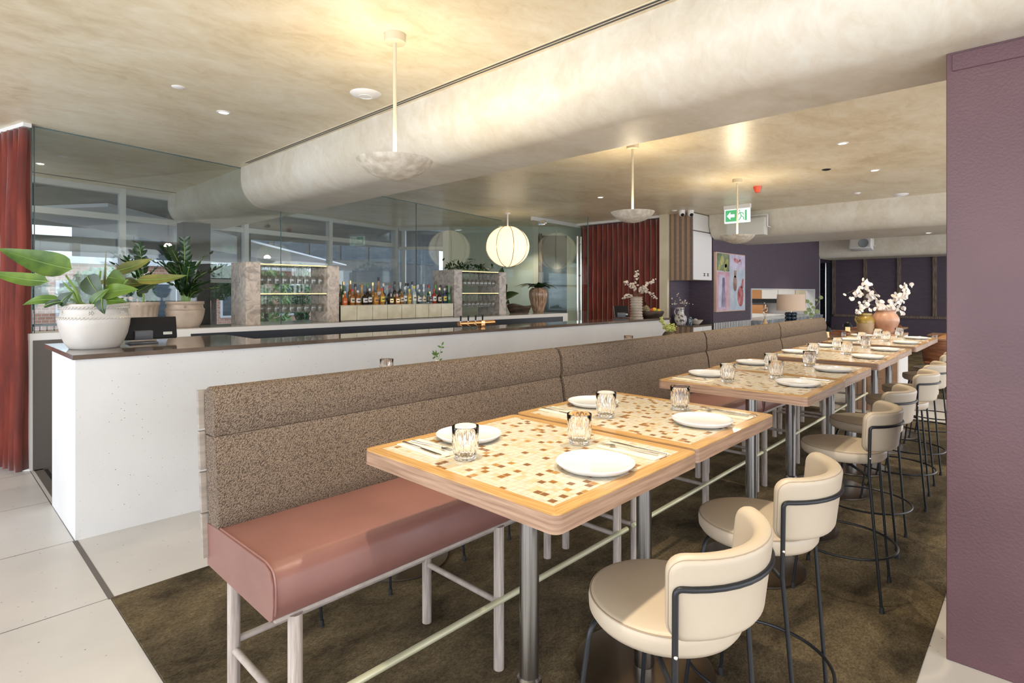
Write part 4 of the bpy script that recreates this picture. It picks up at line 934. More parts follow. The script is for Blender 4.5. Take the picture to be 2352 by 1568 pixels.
# wall speakers
def speaker(x, y, z, rz, sx, sz, sy, lb, m, tl=12):
    t = thing('wall_speaker', lb, 'speaker', (x, y, z), rz)
    MB().box(-sx, 0, -sy, sy, -sz, 0, 0.008, 2, Matrix.Rotation(R(tl), 4, 'Y')).build('cabinet', m, t)
    g = MB().tube(fillet([(0.05, -sy-0.02, -sz*0.5), (-sx*0.5, -sy-0.02, -sz*0.5), (-sx*0.5, -sy-0.02, 0.06), (-sx*0.5, sy+0.02, 0.06), (-sx*0.5, sy+0.02, -sz*0.5), (0.05, sy+0.02, -sz*0.5)], 0.01, 2), 0.009, 6); g.build('bracket', M['white'], t)
    MB().box(-sx-0.008, -sx+0.01, -sy+0.02, sy-0.02, -sz+0.02, -0.02, 0.003, 1, Matrix.Rotation(R(tl), 4, 'Y')).build('front_grille', M['greige'], t)
    return t
q = speaker(10.22, 3.86, 2.84, 0, 0.16, 0.30, 0.34, 'large pale grey wall speaker behind the exit sign', M['greige'], 3)
q = speaker(17.25, 3.52, 2.90, 0, 0.28, 0.27, 0.25, 'white wall speaker on the third beam above the dining area', M['white'])
MB().lathe([(0, 0), (0.10, 0), (0.11, 0.006), (0.12, 0)], 32).xf(Matrix.Rotation(R(-90), 4, 'Y')).xf(Matrix.Rotation(R(12), 4, 'Y') @ Matrix.Translation((-0.29, -0.08, -0.14))).build('cone', M['greyext'], q)
# ================================================================== CURTAINS
def curtain(name, p0, p1, z0, z1, lb, per=0.13, amp=0.045):
    p0, p1 = Vector(p0), Vector(p1); d = (p1-p0); Ln = d.length; d.normalize(); n = Vector((-d.y, d.x)); mb = MB(); nu = int(Ln/per*10); nv = 14
    rnd = random.Random(2); ph = [rnd.uniform(-0.5, 0.5) for _ in range(int(Ln/per)+3)]
    def f(u, v):
        s = u*Ln; k = s/per; i = int(k); t = ph[i]*(1-k+i)+ph[i+1]*(k-i); a = amp*(0.75+0.35*(1-v))
        q = p0 + d*(s+0.25*per*math.sin(4*PI*k+t)*0.3) + n*(a*math.sin(2*PI*k+t*(1-v)) + 0.006*math.sin(17*v+i))
        return Vector((q.x, q.y, z0+(z1-z0)*v))
    mb.grid(f, nu, nv); o = mb.build(name, M['velvet'], ang=80, fix=False)
    md = o.modifiers.new('thickness', 'SOLIDIFY'); md.thickness = 0.006
    tag(o, lb, 'curtain'); return o
curtain('curtain', (0.650, 6.34), (0.22, 7.95), 0.02, 2.955, 'rust velvet curtain at the left edge beside the glass partition', 0.10, 0.07)
curtain('curtain', (9.74, 7.20), (9.70, 5.33), 0.02, 2.94, 'wide rust velvet curtain beyond the glass door', 0.125, 0.04)
tr = MB().box(9.64, 9.80, 5.28, 7.25, 2.955, 2.999); tag(tr.build('curtain_track', M['white'], smooth=False), 'white ceiling track of the wide rust curtain', 'track')
tr = MB(); seg_prism(tr, (0.650, 6.33), (0.22, 7.95), 0.06, 2.965, 2.999); tag(tr.build('curtain_track', M['white'], smooth=False), 'white ceiling track of the left curtain', 'track')

# ================================================================== PLANTS AND POTS
IR, IF, UP = Vector((0.6876, -0.7261, 0)), Vector((0.7261, 0.6876, 0)), Vector((0, 0, 1))
def A3(r, u, f=0.0): return IR*r + UP*u + IF*f
def round_pot(name, lb, loc, s, m, cat='plant pot', w=0.84):
    t = thing(name, lb, cat, loc)
    MB().lathe([(r*s*w, z*s) for r, z in ((0, 0), (0.170, 0), (0.178, 0.008), (0.203, 0.04), (0.230, 0.10), (0.246, 0.165), (0.2495, 0.20), (0.246, 0.213), (0.234, 0.238), (0.229, 0.262), (0.232, 0.282), (0.243, 0.292), (0.246, 0.304), (0.242, 0.311), (0.228, 0.310), (0.222, 0.29), (0, 0.285))], 64).build('pot_body', m, t, ang=60)
    for rz, zz in ((0.249*w, 0.213), (0.240*w, 0.284)):
        b = MB(); n = 56
        for k in range(n):
            a = 2*PI*k/n; a2 = a+2*PI/n*0.9; b.cyl((rz*s*math.cos(a), rz*s*math.sin(a), (zz-0.005)*s), (rz*s*math.cos(a2), rz*s*math.sin(a2), (zz+0.005)*s), 0.0055*s, 0.0045*s, n=6)
        b.build('rope_band', m, t)
    for k in range(6):
        a = HD + PI + R(34) + k*R(60) - R(64); c = Vector((0.233*s*w*math.cos(a), 0.233*s*w*math.sin(a), 0.248*s)); tg = Vector((-math.sin(a), math.cos(a), 0)); b = MB(); b.ball(c, 0.006*s, 6)
        for q in range(5): w_ = R(72*q); b.ball(c+tg*(0.012*s*math.cos(w_))+UP*(0.012*s*math.sin(w_)), 0.0065*s, 6)
        b.build('rosette', m, t)
    MB().lathe([(0, 0.292*s), (0.10*s*w, 0.296*s), (0.224*s*w, 0.288*s)], 32).build('soil', M['soil'], t, fix=False)
    return t
pot1 = round_pot('plant_pot', 'large pale glazed pot with rope bands standing on the near end of the bar', (0.862, 4.87, 1.158), 1.0, M['pot'])
pl = thing('potted_philodendron', 'big leaved green plant growing in the large pale pot', 'plant', (0.862, 4.87, 1.452)); u = 0.00307
def px(x, y, f=0.0): return A3((x-213)*u, (700-y)*u, f)
LV = [((186, 617), (19, 570), 0.215, 'leaf', -0.10, -0.1, (0.3, 0.9)), ((160, 645), (19, 622), 0.115, 'leaf', -0.08, -0.2, (0.1, 1)), ((175, 685), (90, 697), 0.085, 'leaf', 0.12, -0.15, (0, 1)),
      ((236, 620), (324, 590), 0.13, 'leafolive', -0.05, 0.1, (0, 1)), ((296, 640), (417, 629), 0.10, 'leafolive', -0.06, 0.05, (0, 1)), ((250, 675), (336, 662), 0.14, 'leaf', 0.08, -0.1, (0.2, 1)),
      ((225, 632), (262, 682), 0.17, 'leafdark', 0.1, -0.12, (0.8, 0.5)), ((247, 634), (291, 645), 0.15, 'leaf', 0.1, -0.02, (0.3, 1)), ((184, 696), (215, 668), 0.10, 'leafdark', 0.1, -0.2, (0.5, 0.6)),
      ((258, 690), (316, 691), 0.085, 'leaf', 0.12, -0.12, (0, 1)), ((292, 682), (297, 716), 0.09, 'leafdark', 0.1, -0.26, (1, 0.2)), ((205, 690), (188, 655), 0.07, 'leaf', 0.05, 0.1, (0.5, 0.7)), ((218, 655), (300, 648), 0.12, 'leafolive', 0.06, 0.15, (0, 1)),
      ((200, 660), (232, 640), 0.07, 'leafolive', 0.1, 0.05, (0, 1)), ((150, 700), (205, 688), 0.06, 'leafdark', 0.1, -0.2, (0, 1)), ((268, 668), (330, 640), 0.12, 'leafdark', 0.05, 0.2, (0, 1)), ((240, 700), (282, 660), 0.09, 'leaf', 0.1, -0.15, (0.6, 0.6))]
for (bx, by), (tx, ty), wd, mt, dr_, f, (uf, uu) in LV:
    MB().leaf(px(bx, by, f), px(tx, ty, f), wd*0.84, UP*(uu*0.42) - IF*(uf*0.7+0.75), dr_, 0.18, 10, 0.62, 0.006).build('leaf', M[mt], pl, ang=80, fix=False)
    B_, T_ = px(bx, by, f), px(tx, ty, f); D_ = T_-B_; uv = UP*(uu*0.42) - IF*(uf*0.7+0.75); sd_ = D_.normalized().cross(uv).normalized(); nm_ = sd_.cross(D_.normalized())
    MB().tube([B_ + D_*(i/8) + nm_*(dr_*D_.length*math.sin(PI*i/8)+0.002) for i in range(9)], [0.0036*(1-0.8*i/8) for i in range(9)], 6).build('midrib', M['stem'], pl)
for pts in ([(195, 700), (183, 665), (160, 630)], [(190, 700), (175, 668), (155, 648)], [(205, 700), (190, 690), (170, 684)], [(222, 702), (232, 665), (238, 620)], [(245, 702), (275, 670), (300, 640)], [(230, 700), (238, 685), (250, 675)], [(222, 700), (228, 660), (230, 634)], [(250, 700), (268, 690), (290, 682)]):
    MB().tube([px(a, b, -0.05) for a, b in pts], [0.013, 0.009, 0.006], 8).build('stem', M['stem'], pl)
MB().tube([px(238, 700), px(236, 640), px(239, 574)], [0.010, 0.009, 0.001], 8).build('new_shoot', M['leafolive'], pl)
MB().tube([px(232, 700, -0.06), px(226, 672, -0.06), px(213, 646, -0.06)], [0.012, 0.010, 0.002], 8).build('new_shoot', M['terracotta'], pl)
def zz(t, base, tip, arch, n, ln, m, m2, rnd):
    b, e = Vector(base), Vector(tip); d = e-b; pts = []
    for i in range(9): q = i/8; pts.append(b + d*q + Vector((d.x, d.y, 0))*(-0.35*math.sin(PI*q)) + UP*arch*math.sin(PI*q))
    MB().tube(pts, [0.009*(1-0.75*i/8) for i in range(9)], 7).build('stem', M[m2], t)
    lm = MB()
    for k in range(n):
        q = 0.25+0.75*k/(n-1); i = min(int(q*8), 7); p = pts[i].lerp(pts[i+1], q*8-i); tg = (pts[i+1]-pts[i]).normalized(); sd = tg.cross(UP)
        sd = sd.normalized() if sd.length > 0.1 else IR.copy()
        for sg in (-1, 1):
            dr2 = (sd*sg*0.9 + tg*0.75 + Vector((rnd.uniform(-.2, .2), rnd.uniform(-.2, .2), rnd.uniform(-.1, .25)))).normalized(); l_ = ln*rnd.uniform(0.6, 0.9)*(1-0.25*q)
            lm.leaf(p, p+dr2*l_, l_*0.5, tg.cross(dr2)*sg + UP*0.3, 0.06, 0.2, 5, 0.8)
    lm.build('leaflets', M[m], t, ang=80, fix=False)
pot3 = round_pot('plant_pot', 'warm clay pot with rope bands on the back counter right of the monitor', (1.90, 6.44, 1.190), 0.85, M['potwarm'])
pl = thing('potted_zz_plant', 'dark glossy leaved plant in the warm clay pot by the dark column', 'plant', (1.90, 6.44, 1.43)); rnd = random.Random(11); u3 = 0.00447
def q3(x, y, f=0): return A3((x-404)*u3, (690-y)*u3, f)
for tip, f in (((402, 545), 0), ((447, 572), 0.1), ((492, 652), -0.05), ((368, 566), 0.05), ((340, 590), -0.1), ((430, 600), -0.12), ((380, 600), -0.15), ((420, 620), 0.12), ((352, 632), -0.12), ((470, 605), 0.08), ((345, 560), 0.1), ((458, 640), -0.1)):
    zz(pl, q3(404+(tip[0]-404)*0.12, 692), q3(tip[0], tip[1], f), 0.04, 9, 0.15, 'leafdark', 'stem', rnd)
t = thing('plant_pot', 'small fluted clay planter half hidden behind the monitor', 'plant pot', (1.53, 6.44, 1.190))
MB().lathe([(0, 0), (0.095, 0), (0.105, 0.02, 0.03), (0.128, 0.22, 0.03), (0.140, 0.235), (0.140, 0.262), (0.130, 0.262), (0.125, 0.24), (0, 0.235)], 64, nf=16).build('pot_body', M['potwarm'], t)
pl = thing('potted_zz_plant', 'dark feathery plant in the small fluted planter', 'plant', (1.53, 6.44, 1.42)); u2 = 0.00425
def q2(x, y, f=0): return A3((x-326)*u2, (695-y)*u2, f)
for tip, f in (((262, 575), 0), ((300, 553), 0.1), ((325, 560), -0.05), ((282, 600), -0.12), ((345, 610), 0.05), ((310, 590), -0.1), ((262, 640), 0)):
    zz(pl, q2(326, 698), q2(tip[0], tip[1], f), 0.05, 8, 0.13, 'leafdark', 'stem', rnd)
def strap_plant(name, lb, loc, n, ln, wd, m, seed, up=0.7, rmul=1.0):
    t = thing(name, lb, 'plant', loc); rnd = random.Random(seed)
    for k in range(n):
        a = 2*PI*k/n + rnd.uniform(-.3, .3); l_ = ln*rnd.uniform(0.65, 1.05); el = rnd.uniform(0.1, 1.0)*up
        d = Vector((math.cos(a)*rmul, math.sin(a)*rmul, el)).normalized(); b = Vector((0, 0, 0)); mid = b + d*l_*0.45 + UP*0.25*l_
        mb = MB(); mb.leaf(b+d*0.02, mid + Vector((d.x, d.y, -0.35-0.3*rnd.random()))*l_*0.6, wd*rnd.uniform(0.7, 1.2), UP, 0.16, 0.3, 8, 0.75); mb.build('leaf', M[m], t, ang=80, fix=False)
    return t
def vase(name, lb, loc, prof, m, n=48, nf=0, fl=0.0, cat='vase'):
    o = MB().lathe(prof, n, nf=nf, fl=fl).build(name, M[m], ang=60); o.location = loc; tag(o, lb, cat); return o
vase('streaked_vase', 'tall ribbed brown streaked vase at the far end of the back counter', (7.47, 6.44, 1.190), [(0, 0), (0.085, 0), (0.09, 0.01), (0.125, 0.13), (0.155, 0.26), (0.163, 0.33), (0.150, 0.39), (0.118, 0.425), (0.105, 0.435), (0.10, 0.425), (0.12, 0.38), (0, 0.36)], 'stripevase', 64, 14, 0.035)
strap_plant('potted_dracaena', 'dark strap leaved plant in the tall streaked vase', (7.47, 6.44, 1.60), 24, 0.42, 0.075, 'leafdark', 4, 0.9)
o = MB().grid(lambda a, b: Vector(((a-0.5)*0.40*(0.75+0.3*b), (0.10+0.02*math.sin(9*a))*math.sin(PI*(0.05+0.9*a))*(0.6+0.5*b)*(-1), 0.14*b+0.02*math.sin(6*a)*b)), 20, 5)
o.grid(lambda a, b: Vector(((a-0.5)*0.40*(0.75+0.3*b), (0.10+0.02*math.sin(7*a))*math.sin(PI*(0.05+0.9*a))*(0.6+0.5*b), 0.14*b+0.02*math.sin(6*a)*b)), 20, 5)
o.box(-0.14, 0.14, -0.06, 0.06, 0.0, 0.01)
o = o.build('wooden_trough_bowl', M['barkbowl'], ang=70, fix=False); md = o.modifiers.new('thickness', 'SOLIDIFY'); md.thickness = 0.012; md.offset = 0
o.location = (6.93, 6.40, 1.196); o.rotation_euler = (0, 0, R(-40)); tag(o, 'rough dark wooden trough bowl on the back counter', 'bowl')
vase('plant_pot', 'pale pot half hidden behind the right stone glass rack', (6.68, 6.62, 1.190), [(0, 0), (0.10, 0), (0.13, 0.10), (0.15, 0.24), (0.14, 0.24), (0.12, 0.20), (0, 0.19)], 'potwarm', cat='plant pot')
pl = thing('potted_rubber_plant', 'broad leaved dark plant behind the right stone glass rack', 'plant', (6.68, 6.62, 1.42))
for (a, b, f), (c, d_, g), wd in (((0.0, 0, 0), (0.30, 0.10, 0), 0.17), ((0, 0, 0), (0.12, 0.24, 0), 0.16), ((0, 0, 0), (-0.05, 0.42, 0.05), 0.16), ((0, 0, 0), (0.16, -0.06, -0.1), 0.14), ((0, 0, 0), (-0.2, 0.30, 0), 0.15), ((0, 0.1, 0), (0.05, 0.50, 0), 0.16)):
    MB().leaf(A3(a+c*0.2, b+d_*0.2, f), A3(c*1.1, d_*1.1, g), wd, UP - IF*0.9, 0.08, 0.2, 8, 0.7).build('leaf', M['leafdark'], pl, ang=80, fix=False)
MB().tube([(0, 0, 0), (0, 0.01, 0.2)], 0.008, 6).build('stem', M['stem'], pl)
t = thing('trailing_plant', 'low leafy plant lying along the top of the right stone rack', 'plant', (5.95, 6.52, 1.882)); rnd = random.Random(9)
mb = MB()
for k in range(130):
    p = Vector((rnd.uniform(-0.5, 0.42), rnd.uniform(-0.1, 0.12), rnd.uniform(0.0, 0.10)*(1.4-abs(rnd.uniform(-1, 1))))); d = Vector((rnd.uniform(-1, 1), rnd.uniform(-1, 1), rnd.uniform(0, 0.8))).normalized()
    mb.leaf(p, p+d*0.085, 0.035, UP, 0.05, 0.2, 4, 0.8)
for k in range(7): d = Vector((math.cos(k*0.9), math.sin(k*0.9), 0.15)).normalized(); mb.leaf(Vector((-0.02, 0, 0.17)), Vector((-0.02, 0, 0.17))+d*0.09, 0.03, UP, 0.05, 0.2, 4, 0.8)
mb.build('foliage', M['leafdark'], t, ang=80, fix=False); MB().tube([(-0.02, 0, 0), (-0.02, 0, 0.17)], 0.003, 6).tube([(-0.45, 0, 0.01), (0.4, 0, 0.012)], 0.004, 6).build('stem', M['stem'], t)

# ================================================================== BACK BAR
def rack(x0, x1, yf, dp, lb, m, ang=-2.1):
    t = thing('stone_glass_rack', lb, 'glass rack', (x0, yf, 1.190), R(ang)); Wd = x1-x0; H = 0.69
    MB().box(0, 0.155, 0, dp, 0, H, 0.002, 1).build('side_panel', M[m], t, smooth=False); MB().box(Wd-0.155, Wd, 0, dp, 0, H-0.012, 0.002, 1).build('side_panel', M[m], t, smooth=False)
    for z in (H-0.025, 0.335):
        MB().box(0.155, Wd-0.155, 0.01, dp-0.01, z, z+0.010).build('shelf', M['glass'], t, smooth=False)
        b = MB()
        for y in (0.01, dp-0.02): b.box(0.155, Wd-0.155, y, y+0.008, z-0.001, z+0.012)
        b.build('shelf_edge', M['brassrod'], t, smooth=False)
        b = MB(); n = 10; iw = Wd-0.31
        for k in range(n+1): x = 0.155+iw*k/n; b.box(max(x-0.004, 0.156), min(x+0.004, Wd-0.156), 0.03, dp-0.03, z-0.014, z-0.008)
        b.build('hanging_rails', M['black'], t, smooth=False)
    return t
rA = rack(2.455, 3.565, 6.30, 0.42, 'tall fossil marble rack of hanging wine glasses, left of the bottles', 'stone', 0)
rB = rack(5.42, 6.515, 6.30, 0.50, 'grey travertine rack of hanging wine glasses, right of the bottles', 'stone2', 0)
wg = MB().lathe([(0, 0), (0.033, 0), (0.033, -0.002), (0.006, -0.006), (0.0038, -0.012), (0.0036, -0.085), (0.010, -0.094), (0.026, -0.108), (0.036, -0.130), (0.037, -0.150), (0.031, -0.195), (0.030, -0.195), (0.0355, -0.150), (0.0345, -0.131), (0.025, -0.110), (0, -0.100)], 24).build('hanging_wine_glass', M['wineglass'], ang=60)
OW = ['first', 'second', 'third', 'fourth', 'fifth', 'sixth', 'seventh', 'eighth', 'ninth', 'tenth', 'eleventh', 'twelfth', 'thirteenth', 'fourteenth', 'fifteenth', 'sixteenth', 'seventeenth', 'eighteenth', 'nineteenth', 'twentieth']
firstg = True
for rk, (x0, x1, dp, ln) in enumerate(((2.455, 3.565, 0.42, 'left'), (5.42, 6.515, 0.50, 'right'))):
    for lv, (zz_, ll) in enumerate(((1.19+0.69-0.040, 'upper'), (1.19+0.335-0.015, 'lower'))):
        for row, y in enumerate((6.40, 6.52, 6.63)):
            if row == 2 and (lv == 0 and rk == 0) or row == 2: continue
            for k in range(9):
                g = wg if firstg else wg.copy()
                if not firstg: COL.objects.link(g)
                firstg = False; iw = x1-x0-0.31; g.location = (x0+0.155+iw*(k+0.5)/9, y, zz_)
                tag(g, 'upside down wine glass, %s rack, %s level, %s line, %s from left' % (ln, ll, ('front', 'rear')[row], OW[k]), 'wine glass', 'wine glasses hanging in the stone racks')
rs = thing('bottle_riser', 'cream tiled riser carrying the rows of spirit bottles', 'shelf', (3.585, 6.30, 1.190))
MB().box(0, 1.82, 0.012, 0.34, 0, 0.190).build('core', M['black'], rs, smooth=False)
mb = MB(); mb.box(0, 1.82, 0.0, 0.345, 0.190, 0.196)
for k in range(8): mb.box(k*0.2275+0.003, k*0.2275+0.2245, 0.0, 0.012, 0.006, 0.188, 0.0015, 1)
mb.build('tiles', M['tile'], rs, smooth=False)
def bmat(name, c, rough=0.08, tr=0.0):
    return pm(name, c, rough, coat=0.5, trans=tr)
BC = {'amber': bmat('amber_spirit', (0.30, 0.11, 0.02)), 'whisky': bmat('whisky', (0.42, 0.19, 0.045)), 'dark': bmat('dark_bottle', (0.025, 0.014, 0.010)), 'red': bmat('red_spirit', (0.36, 0.03, 0.02)), 'green': bmat('green_bottle', (0.02, 0.14, 0.04)),
      'clear': sheet_glass('clear_bottle', (0.80, 0.85, 0.86), 1.45, 0.02, 2.2), 'orange': bmat('orange_spirit', (0.62, 0.14, 0.03)), 'blue': bmat('blue_bottle', (0.02, 0.05, 0.13)), 'honey': bmat('honey_spirit', (0.55, 0.33, 0.10)), 'pale': bmat('pale_bottle', (0.42, 0.50, 0.50))}
LC = {'white': pm('label_white', (0.78, 0.76, 0.72), 0.6), 'cream': pm('label_cream', (0.70, 0.60, 0.42), 0.6), 'yellow': pm('label_yellow', (0.80, 0.62, 0.08), 0.6), 'black': pm('label_black', (0.05, 0.05, 0.06), 0.5), 'red': pm('label_red', (0.55, 0.06, 0.04), 0.5), 'orange': pm('label_orange', (0.70, 0.30, 0.06), 0.6), 'gold': pm('label_gold', (0.70, 0.55, 0.25), 0.3, 0.8), 'green': pm('cap_green', (0.10, 0.35, 0.05), 0.4)}
def bottle(x, y, h, r, neck, c, lc, cc, lb, sq=False, lh=0.38):
    t = thing('spirit_bottle', lb, 'bottle', (x, y, 1.386), group='spirit bottles on the tiled riser')
    n = 4 if sq else 24; hb = h*neck; rn = 0.0125
    rr = r*1.2 if sq else r
    pr = [(0, 0), (rr*0.93, 0), (rr, 0.006), (rr, hb*0.86), (rr*0.86, hb*0.94), (rr*0.5, hb*1.02), (rn, hb*1.10), (rn*0.95, h*0.90), (0, h*0.90)]
    if sq: pr = [(0, 0), (rr*0.97, 0), (rr, 0.005), (rr, hb*0.90), (rr*0.9, hb*0.96), (rn*1.4, hb*1.04), (rn*1.2, h*0.90), (0, h*0.90)]
    b = MB().lathe(pr, n); 
    if sq: b.xf(Matrix.Rotation(R(45), 4, 'Z'))
    b.build('glass_body', BC[c], t, ang=50)
    MB().cyl((0, 0, h*0.86), (0, 0, h), rn*1.18, n=16).build('cap', LC[cc], t)
    if lc:
        z0 = hb*(0.5-lh*0.62); z1 = hb*(0.5+lh*0.62); k = MB()
        if sq: s_ = r*0.86; k.box(-s_*0.8, s_*0.8, -s_-0.0015, -s_+0.001, z0, z1)
        else: k.grid(lambda a, b_: Vector(((r+0.0008)*math.cos(-PI/2-1.15+2.3*a), (r+0.0008)*math.sin(-PI/2-1.15+2.3*a), z0+(z1-z0)*b_)), 10, 1)
        k.build('label', LC[lc], t, fix=False)
        k = MB(); zc = (z0+z1)/2
        if not sq: k.grid(lambda a, b_: Vector(((r+0.0014)*math.cos(-PI/2-0.6+1.2*a), (r+0.0014)*math.sin(-PI/2-0.6+1.2*a), zc-0.008+0.016*b_)), 8, 1)
        else: k.box(-r*0.5, r*0.5, -r*0.86-0.0022, -r*0.86-0.0014, zc-0.008, zc+0.008)
        k.build('label_band', LC['black' if lc != 'black' else 'white'], t, fix=False)
    return t
def bx_(pxv, Y):
    th = HD + math.atan((1176-pxv)/1294.27); return Y/math.tan(th)
FR = [(792, .175, .034, .55, 'orange', None, 'white', 'orange'), (809, .20, .032, .60, 'amber', 'cream', 'red', 'amber'), (822, .185, .034, .62, 'amber', 'white', 'white', 'dark red'), (838, .175, .036, .66, 'dark', 'white', 'black', 'squat dark'), (849, .21, .030, .62, 'dark', 'white', 'white', 'slim dark'),
      (863, .19, .036, .62, 'whisky', 'orange', 'black', 'tan whisky'), (878, .215, .034, .66, 'whisky', 'yellow', 'red', 'yellow labelled'), (897, .165, .036, .6, 'dark', 'gold', 'black', 'squat square'), (911, .165, .036, .6, 'amber', 'gold', 'black', 'squat amber'), (922, .20, .032, .62, 'amber', 'cream', 'black', 'amber rum'),
      (930, .235, .030, .66, 'clear', 'white', 'white', 'tall clear'), (940, .205, .030, .66, 'honey', 'yellow', 'yellow', 'honey'), (951, .25, .032, .68, 'pale', 'white', 'yellow', 'pale gin'), (963, .20, .033, .62, 'clear', 'white', 'white', 'clear gin'), (973, .20, .033, .62, 'clear', 'cream', 'white', 'clear vodka'),
      (987, .17, .034, .6, 'clear', 'black', 'gold', 'black labelled'), (997, .21, .034, .66, 'red', 'white', 'red', 'red'), (1009, .225, .034, .56, 'dark', 'cream', 'gold', 'brown cream'), (1021, .22, .030, .64, 'blue', 'yellow', 'white', 'blue'), (1031, .255, .027, .58, 'green', None, 'green', 'green')]
for i, (p_, h, r, nk, c, lc, cc, d_) in enumerate(FR):
    bottle(bx_(p_, 6.345), 6.345, h, r, nk, c, lc, cc, '%s bottle in the front row on the tiled riser, %s from left' % (d_, OW[i]), i in (7, 8, 15))
rnd = random.Random(21)
BK = [('green', 'gold', .295), ('amber', 'gold', .31), ('amber', 'black', .27), ('honey', 'orange', .26), ('dark', 'green', .27), ('whisky', 'gold', .29), ('whisky', 'black', .36), ('dark', 'white', .28), ('dark', 'red', .25), ('dark', 'black', .31), ('clear', 'white', .30), ('clear', 'black', .29), ('pale', 'black', .31), ('clear', 'white', .27), ('pale', 'white', .28), ('green', 'red', .26), ('green', 'green', .27), ('clear', 'black', .27), ('dark', 'black', .26)]
for i, (c, cc, h) in enumerate(BK):
    p_ = 790 + i*(1026-790)/(len(BK)-1) + rnd.uniform(-2, 2)
    bottle(bx_(p_, 6.46), 6.46, h, rnd.uniform(.028, .034), rnd.uniform(.52, .64), c, rnd.choice(['white', 'cream', 'white', 'gold']), cc, '%s bottle in the rear row on the tiled riser, %s from left' % (c, OW[i]))
for i, (p_, h, c, cc) in enumerate(((783, .24, 'amber', 'gold'), (803, .25, 'honey', 'gold'), (830, .24, 'honey', 'gold'), (857, .25, 'green', 'green'), (887, .22, 'clear', 'white'), (905, .24, 'red', 'black'), (918, .30, 'dark', 'black'), (937, .29, 'clear', 'black'), (958, .26, 'clear', 'white'), (984, .27, 'pale', 'red'), (1012, .24, 'clear', 'black'))):
    bottle(bx_(p_, 6.57), 6.57, h, .030, .6, c, 'white', cc, '%s bottle at the very back of the tiled riser, %s from left' % (c, OW[i]))
# beer font
t = thing('beer_font', 'copper beer font with four black tap handles on the bar', 'beer tap', (4.28, 4.60, 1.158))
MB().cyl((-0.26, 0, 0.048), (0.27, 0, 0.048), 0.024, n=24).ball((0.27, 0, 0.048), 0.024, 8).build('copper_barrel', M['copper'], t)
MB().box(0.055, 0.115, -0.028, 0.028, 0, 0.075, 0.004).build('post', M['copper'], t)
for x in (-0.24, -0.13, -0.02, 0.085):
    MB().cyl((x, -0.01, 0.07), (x, -0.012, 0.135), 0.007, 0.012, n=12).build('tap_handle', M['black'], t)
    MB().cyl((x, -0.01, 0.048), (x, -0.01, 0.075), 0.010, n=10).cyl((x, -0.01, 0.03), (x-0.004, -0.055, 0.012), 0.008, 0.005, n=8).build('spout', M['chrome'], t)
# point of sale terminals
def pos(loc, rz, lb, wd, ht, tilt):
    t = thing('sales_terminal', lb, 'screen', loc, R(rz)); Mx = Matrix.Translation((0, 0, ht*0.5+0.03)) @ Matrix.Rotation(R(tilt), 4, 'X')
    MB().box(-wd/2, wd/2, -0.012, 0.018, -ht/2, ht/2, 0.006, 2, Mx).build('screen_back', M['screen'], t)
    MB().box(-wd/2-0.002, wd/2+0.002, 0.012, 0.024, -ht/2-0.002, ht/2+0.004, 0.004, 1, Mx).build('bezel', M['offwhite'], t)
    MB().box(-0.075, 0.045, -0.07, -0.012, -0.075, -0.005, 0.008, 2, Matrix.Translation((0, 0, ht*0.5+0.02))).box(-0.11, 0.08, -0.08, 0.10, -0.03-ht*0.5+0.01, -0.018-ht*0.5+0.01, 0.004, 1, Matrix.Translation((0, 0, ht*0.5+0.02))).build('stand', M['greyplastic'], t)
    s_ = MB().box(wd*0.28, wd*0.42, -0.0135, -0.012, -ht*0.34, -ht*0.22, 0, 1, Mx).build('sticker', M['sticker'], t, smooth=False)
    MB().box(wd*0.29, wd*0.41, -0.0142, -0.0134, -ht*0.28, -ht*0.26, 0, 1, Mx).build('print_line', M['leafpale'], s_, smooth=False)
    return t
pos((1.20, 5.02, 1.158), -3, 'back of the black sales screen behind the large pale pot', 0.43, 0.17, -14)
pos((6.92, 4.40, 1.158), -42, 'small black sales screen on the far part of the bar', 0.20, 0.17, -22)
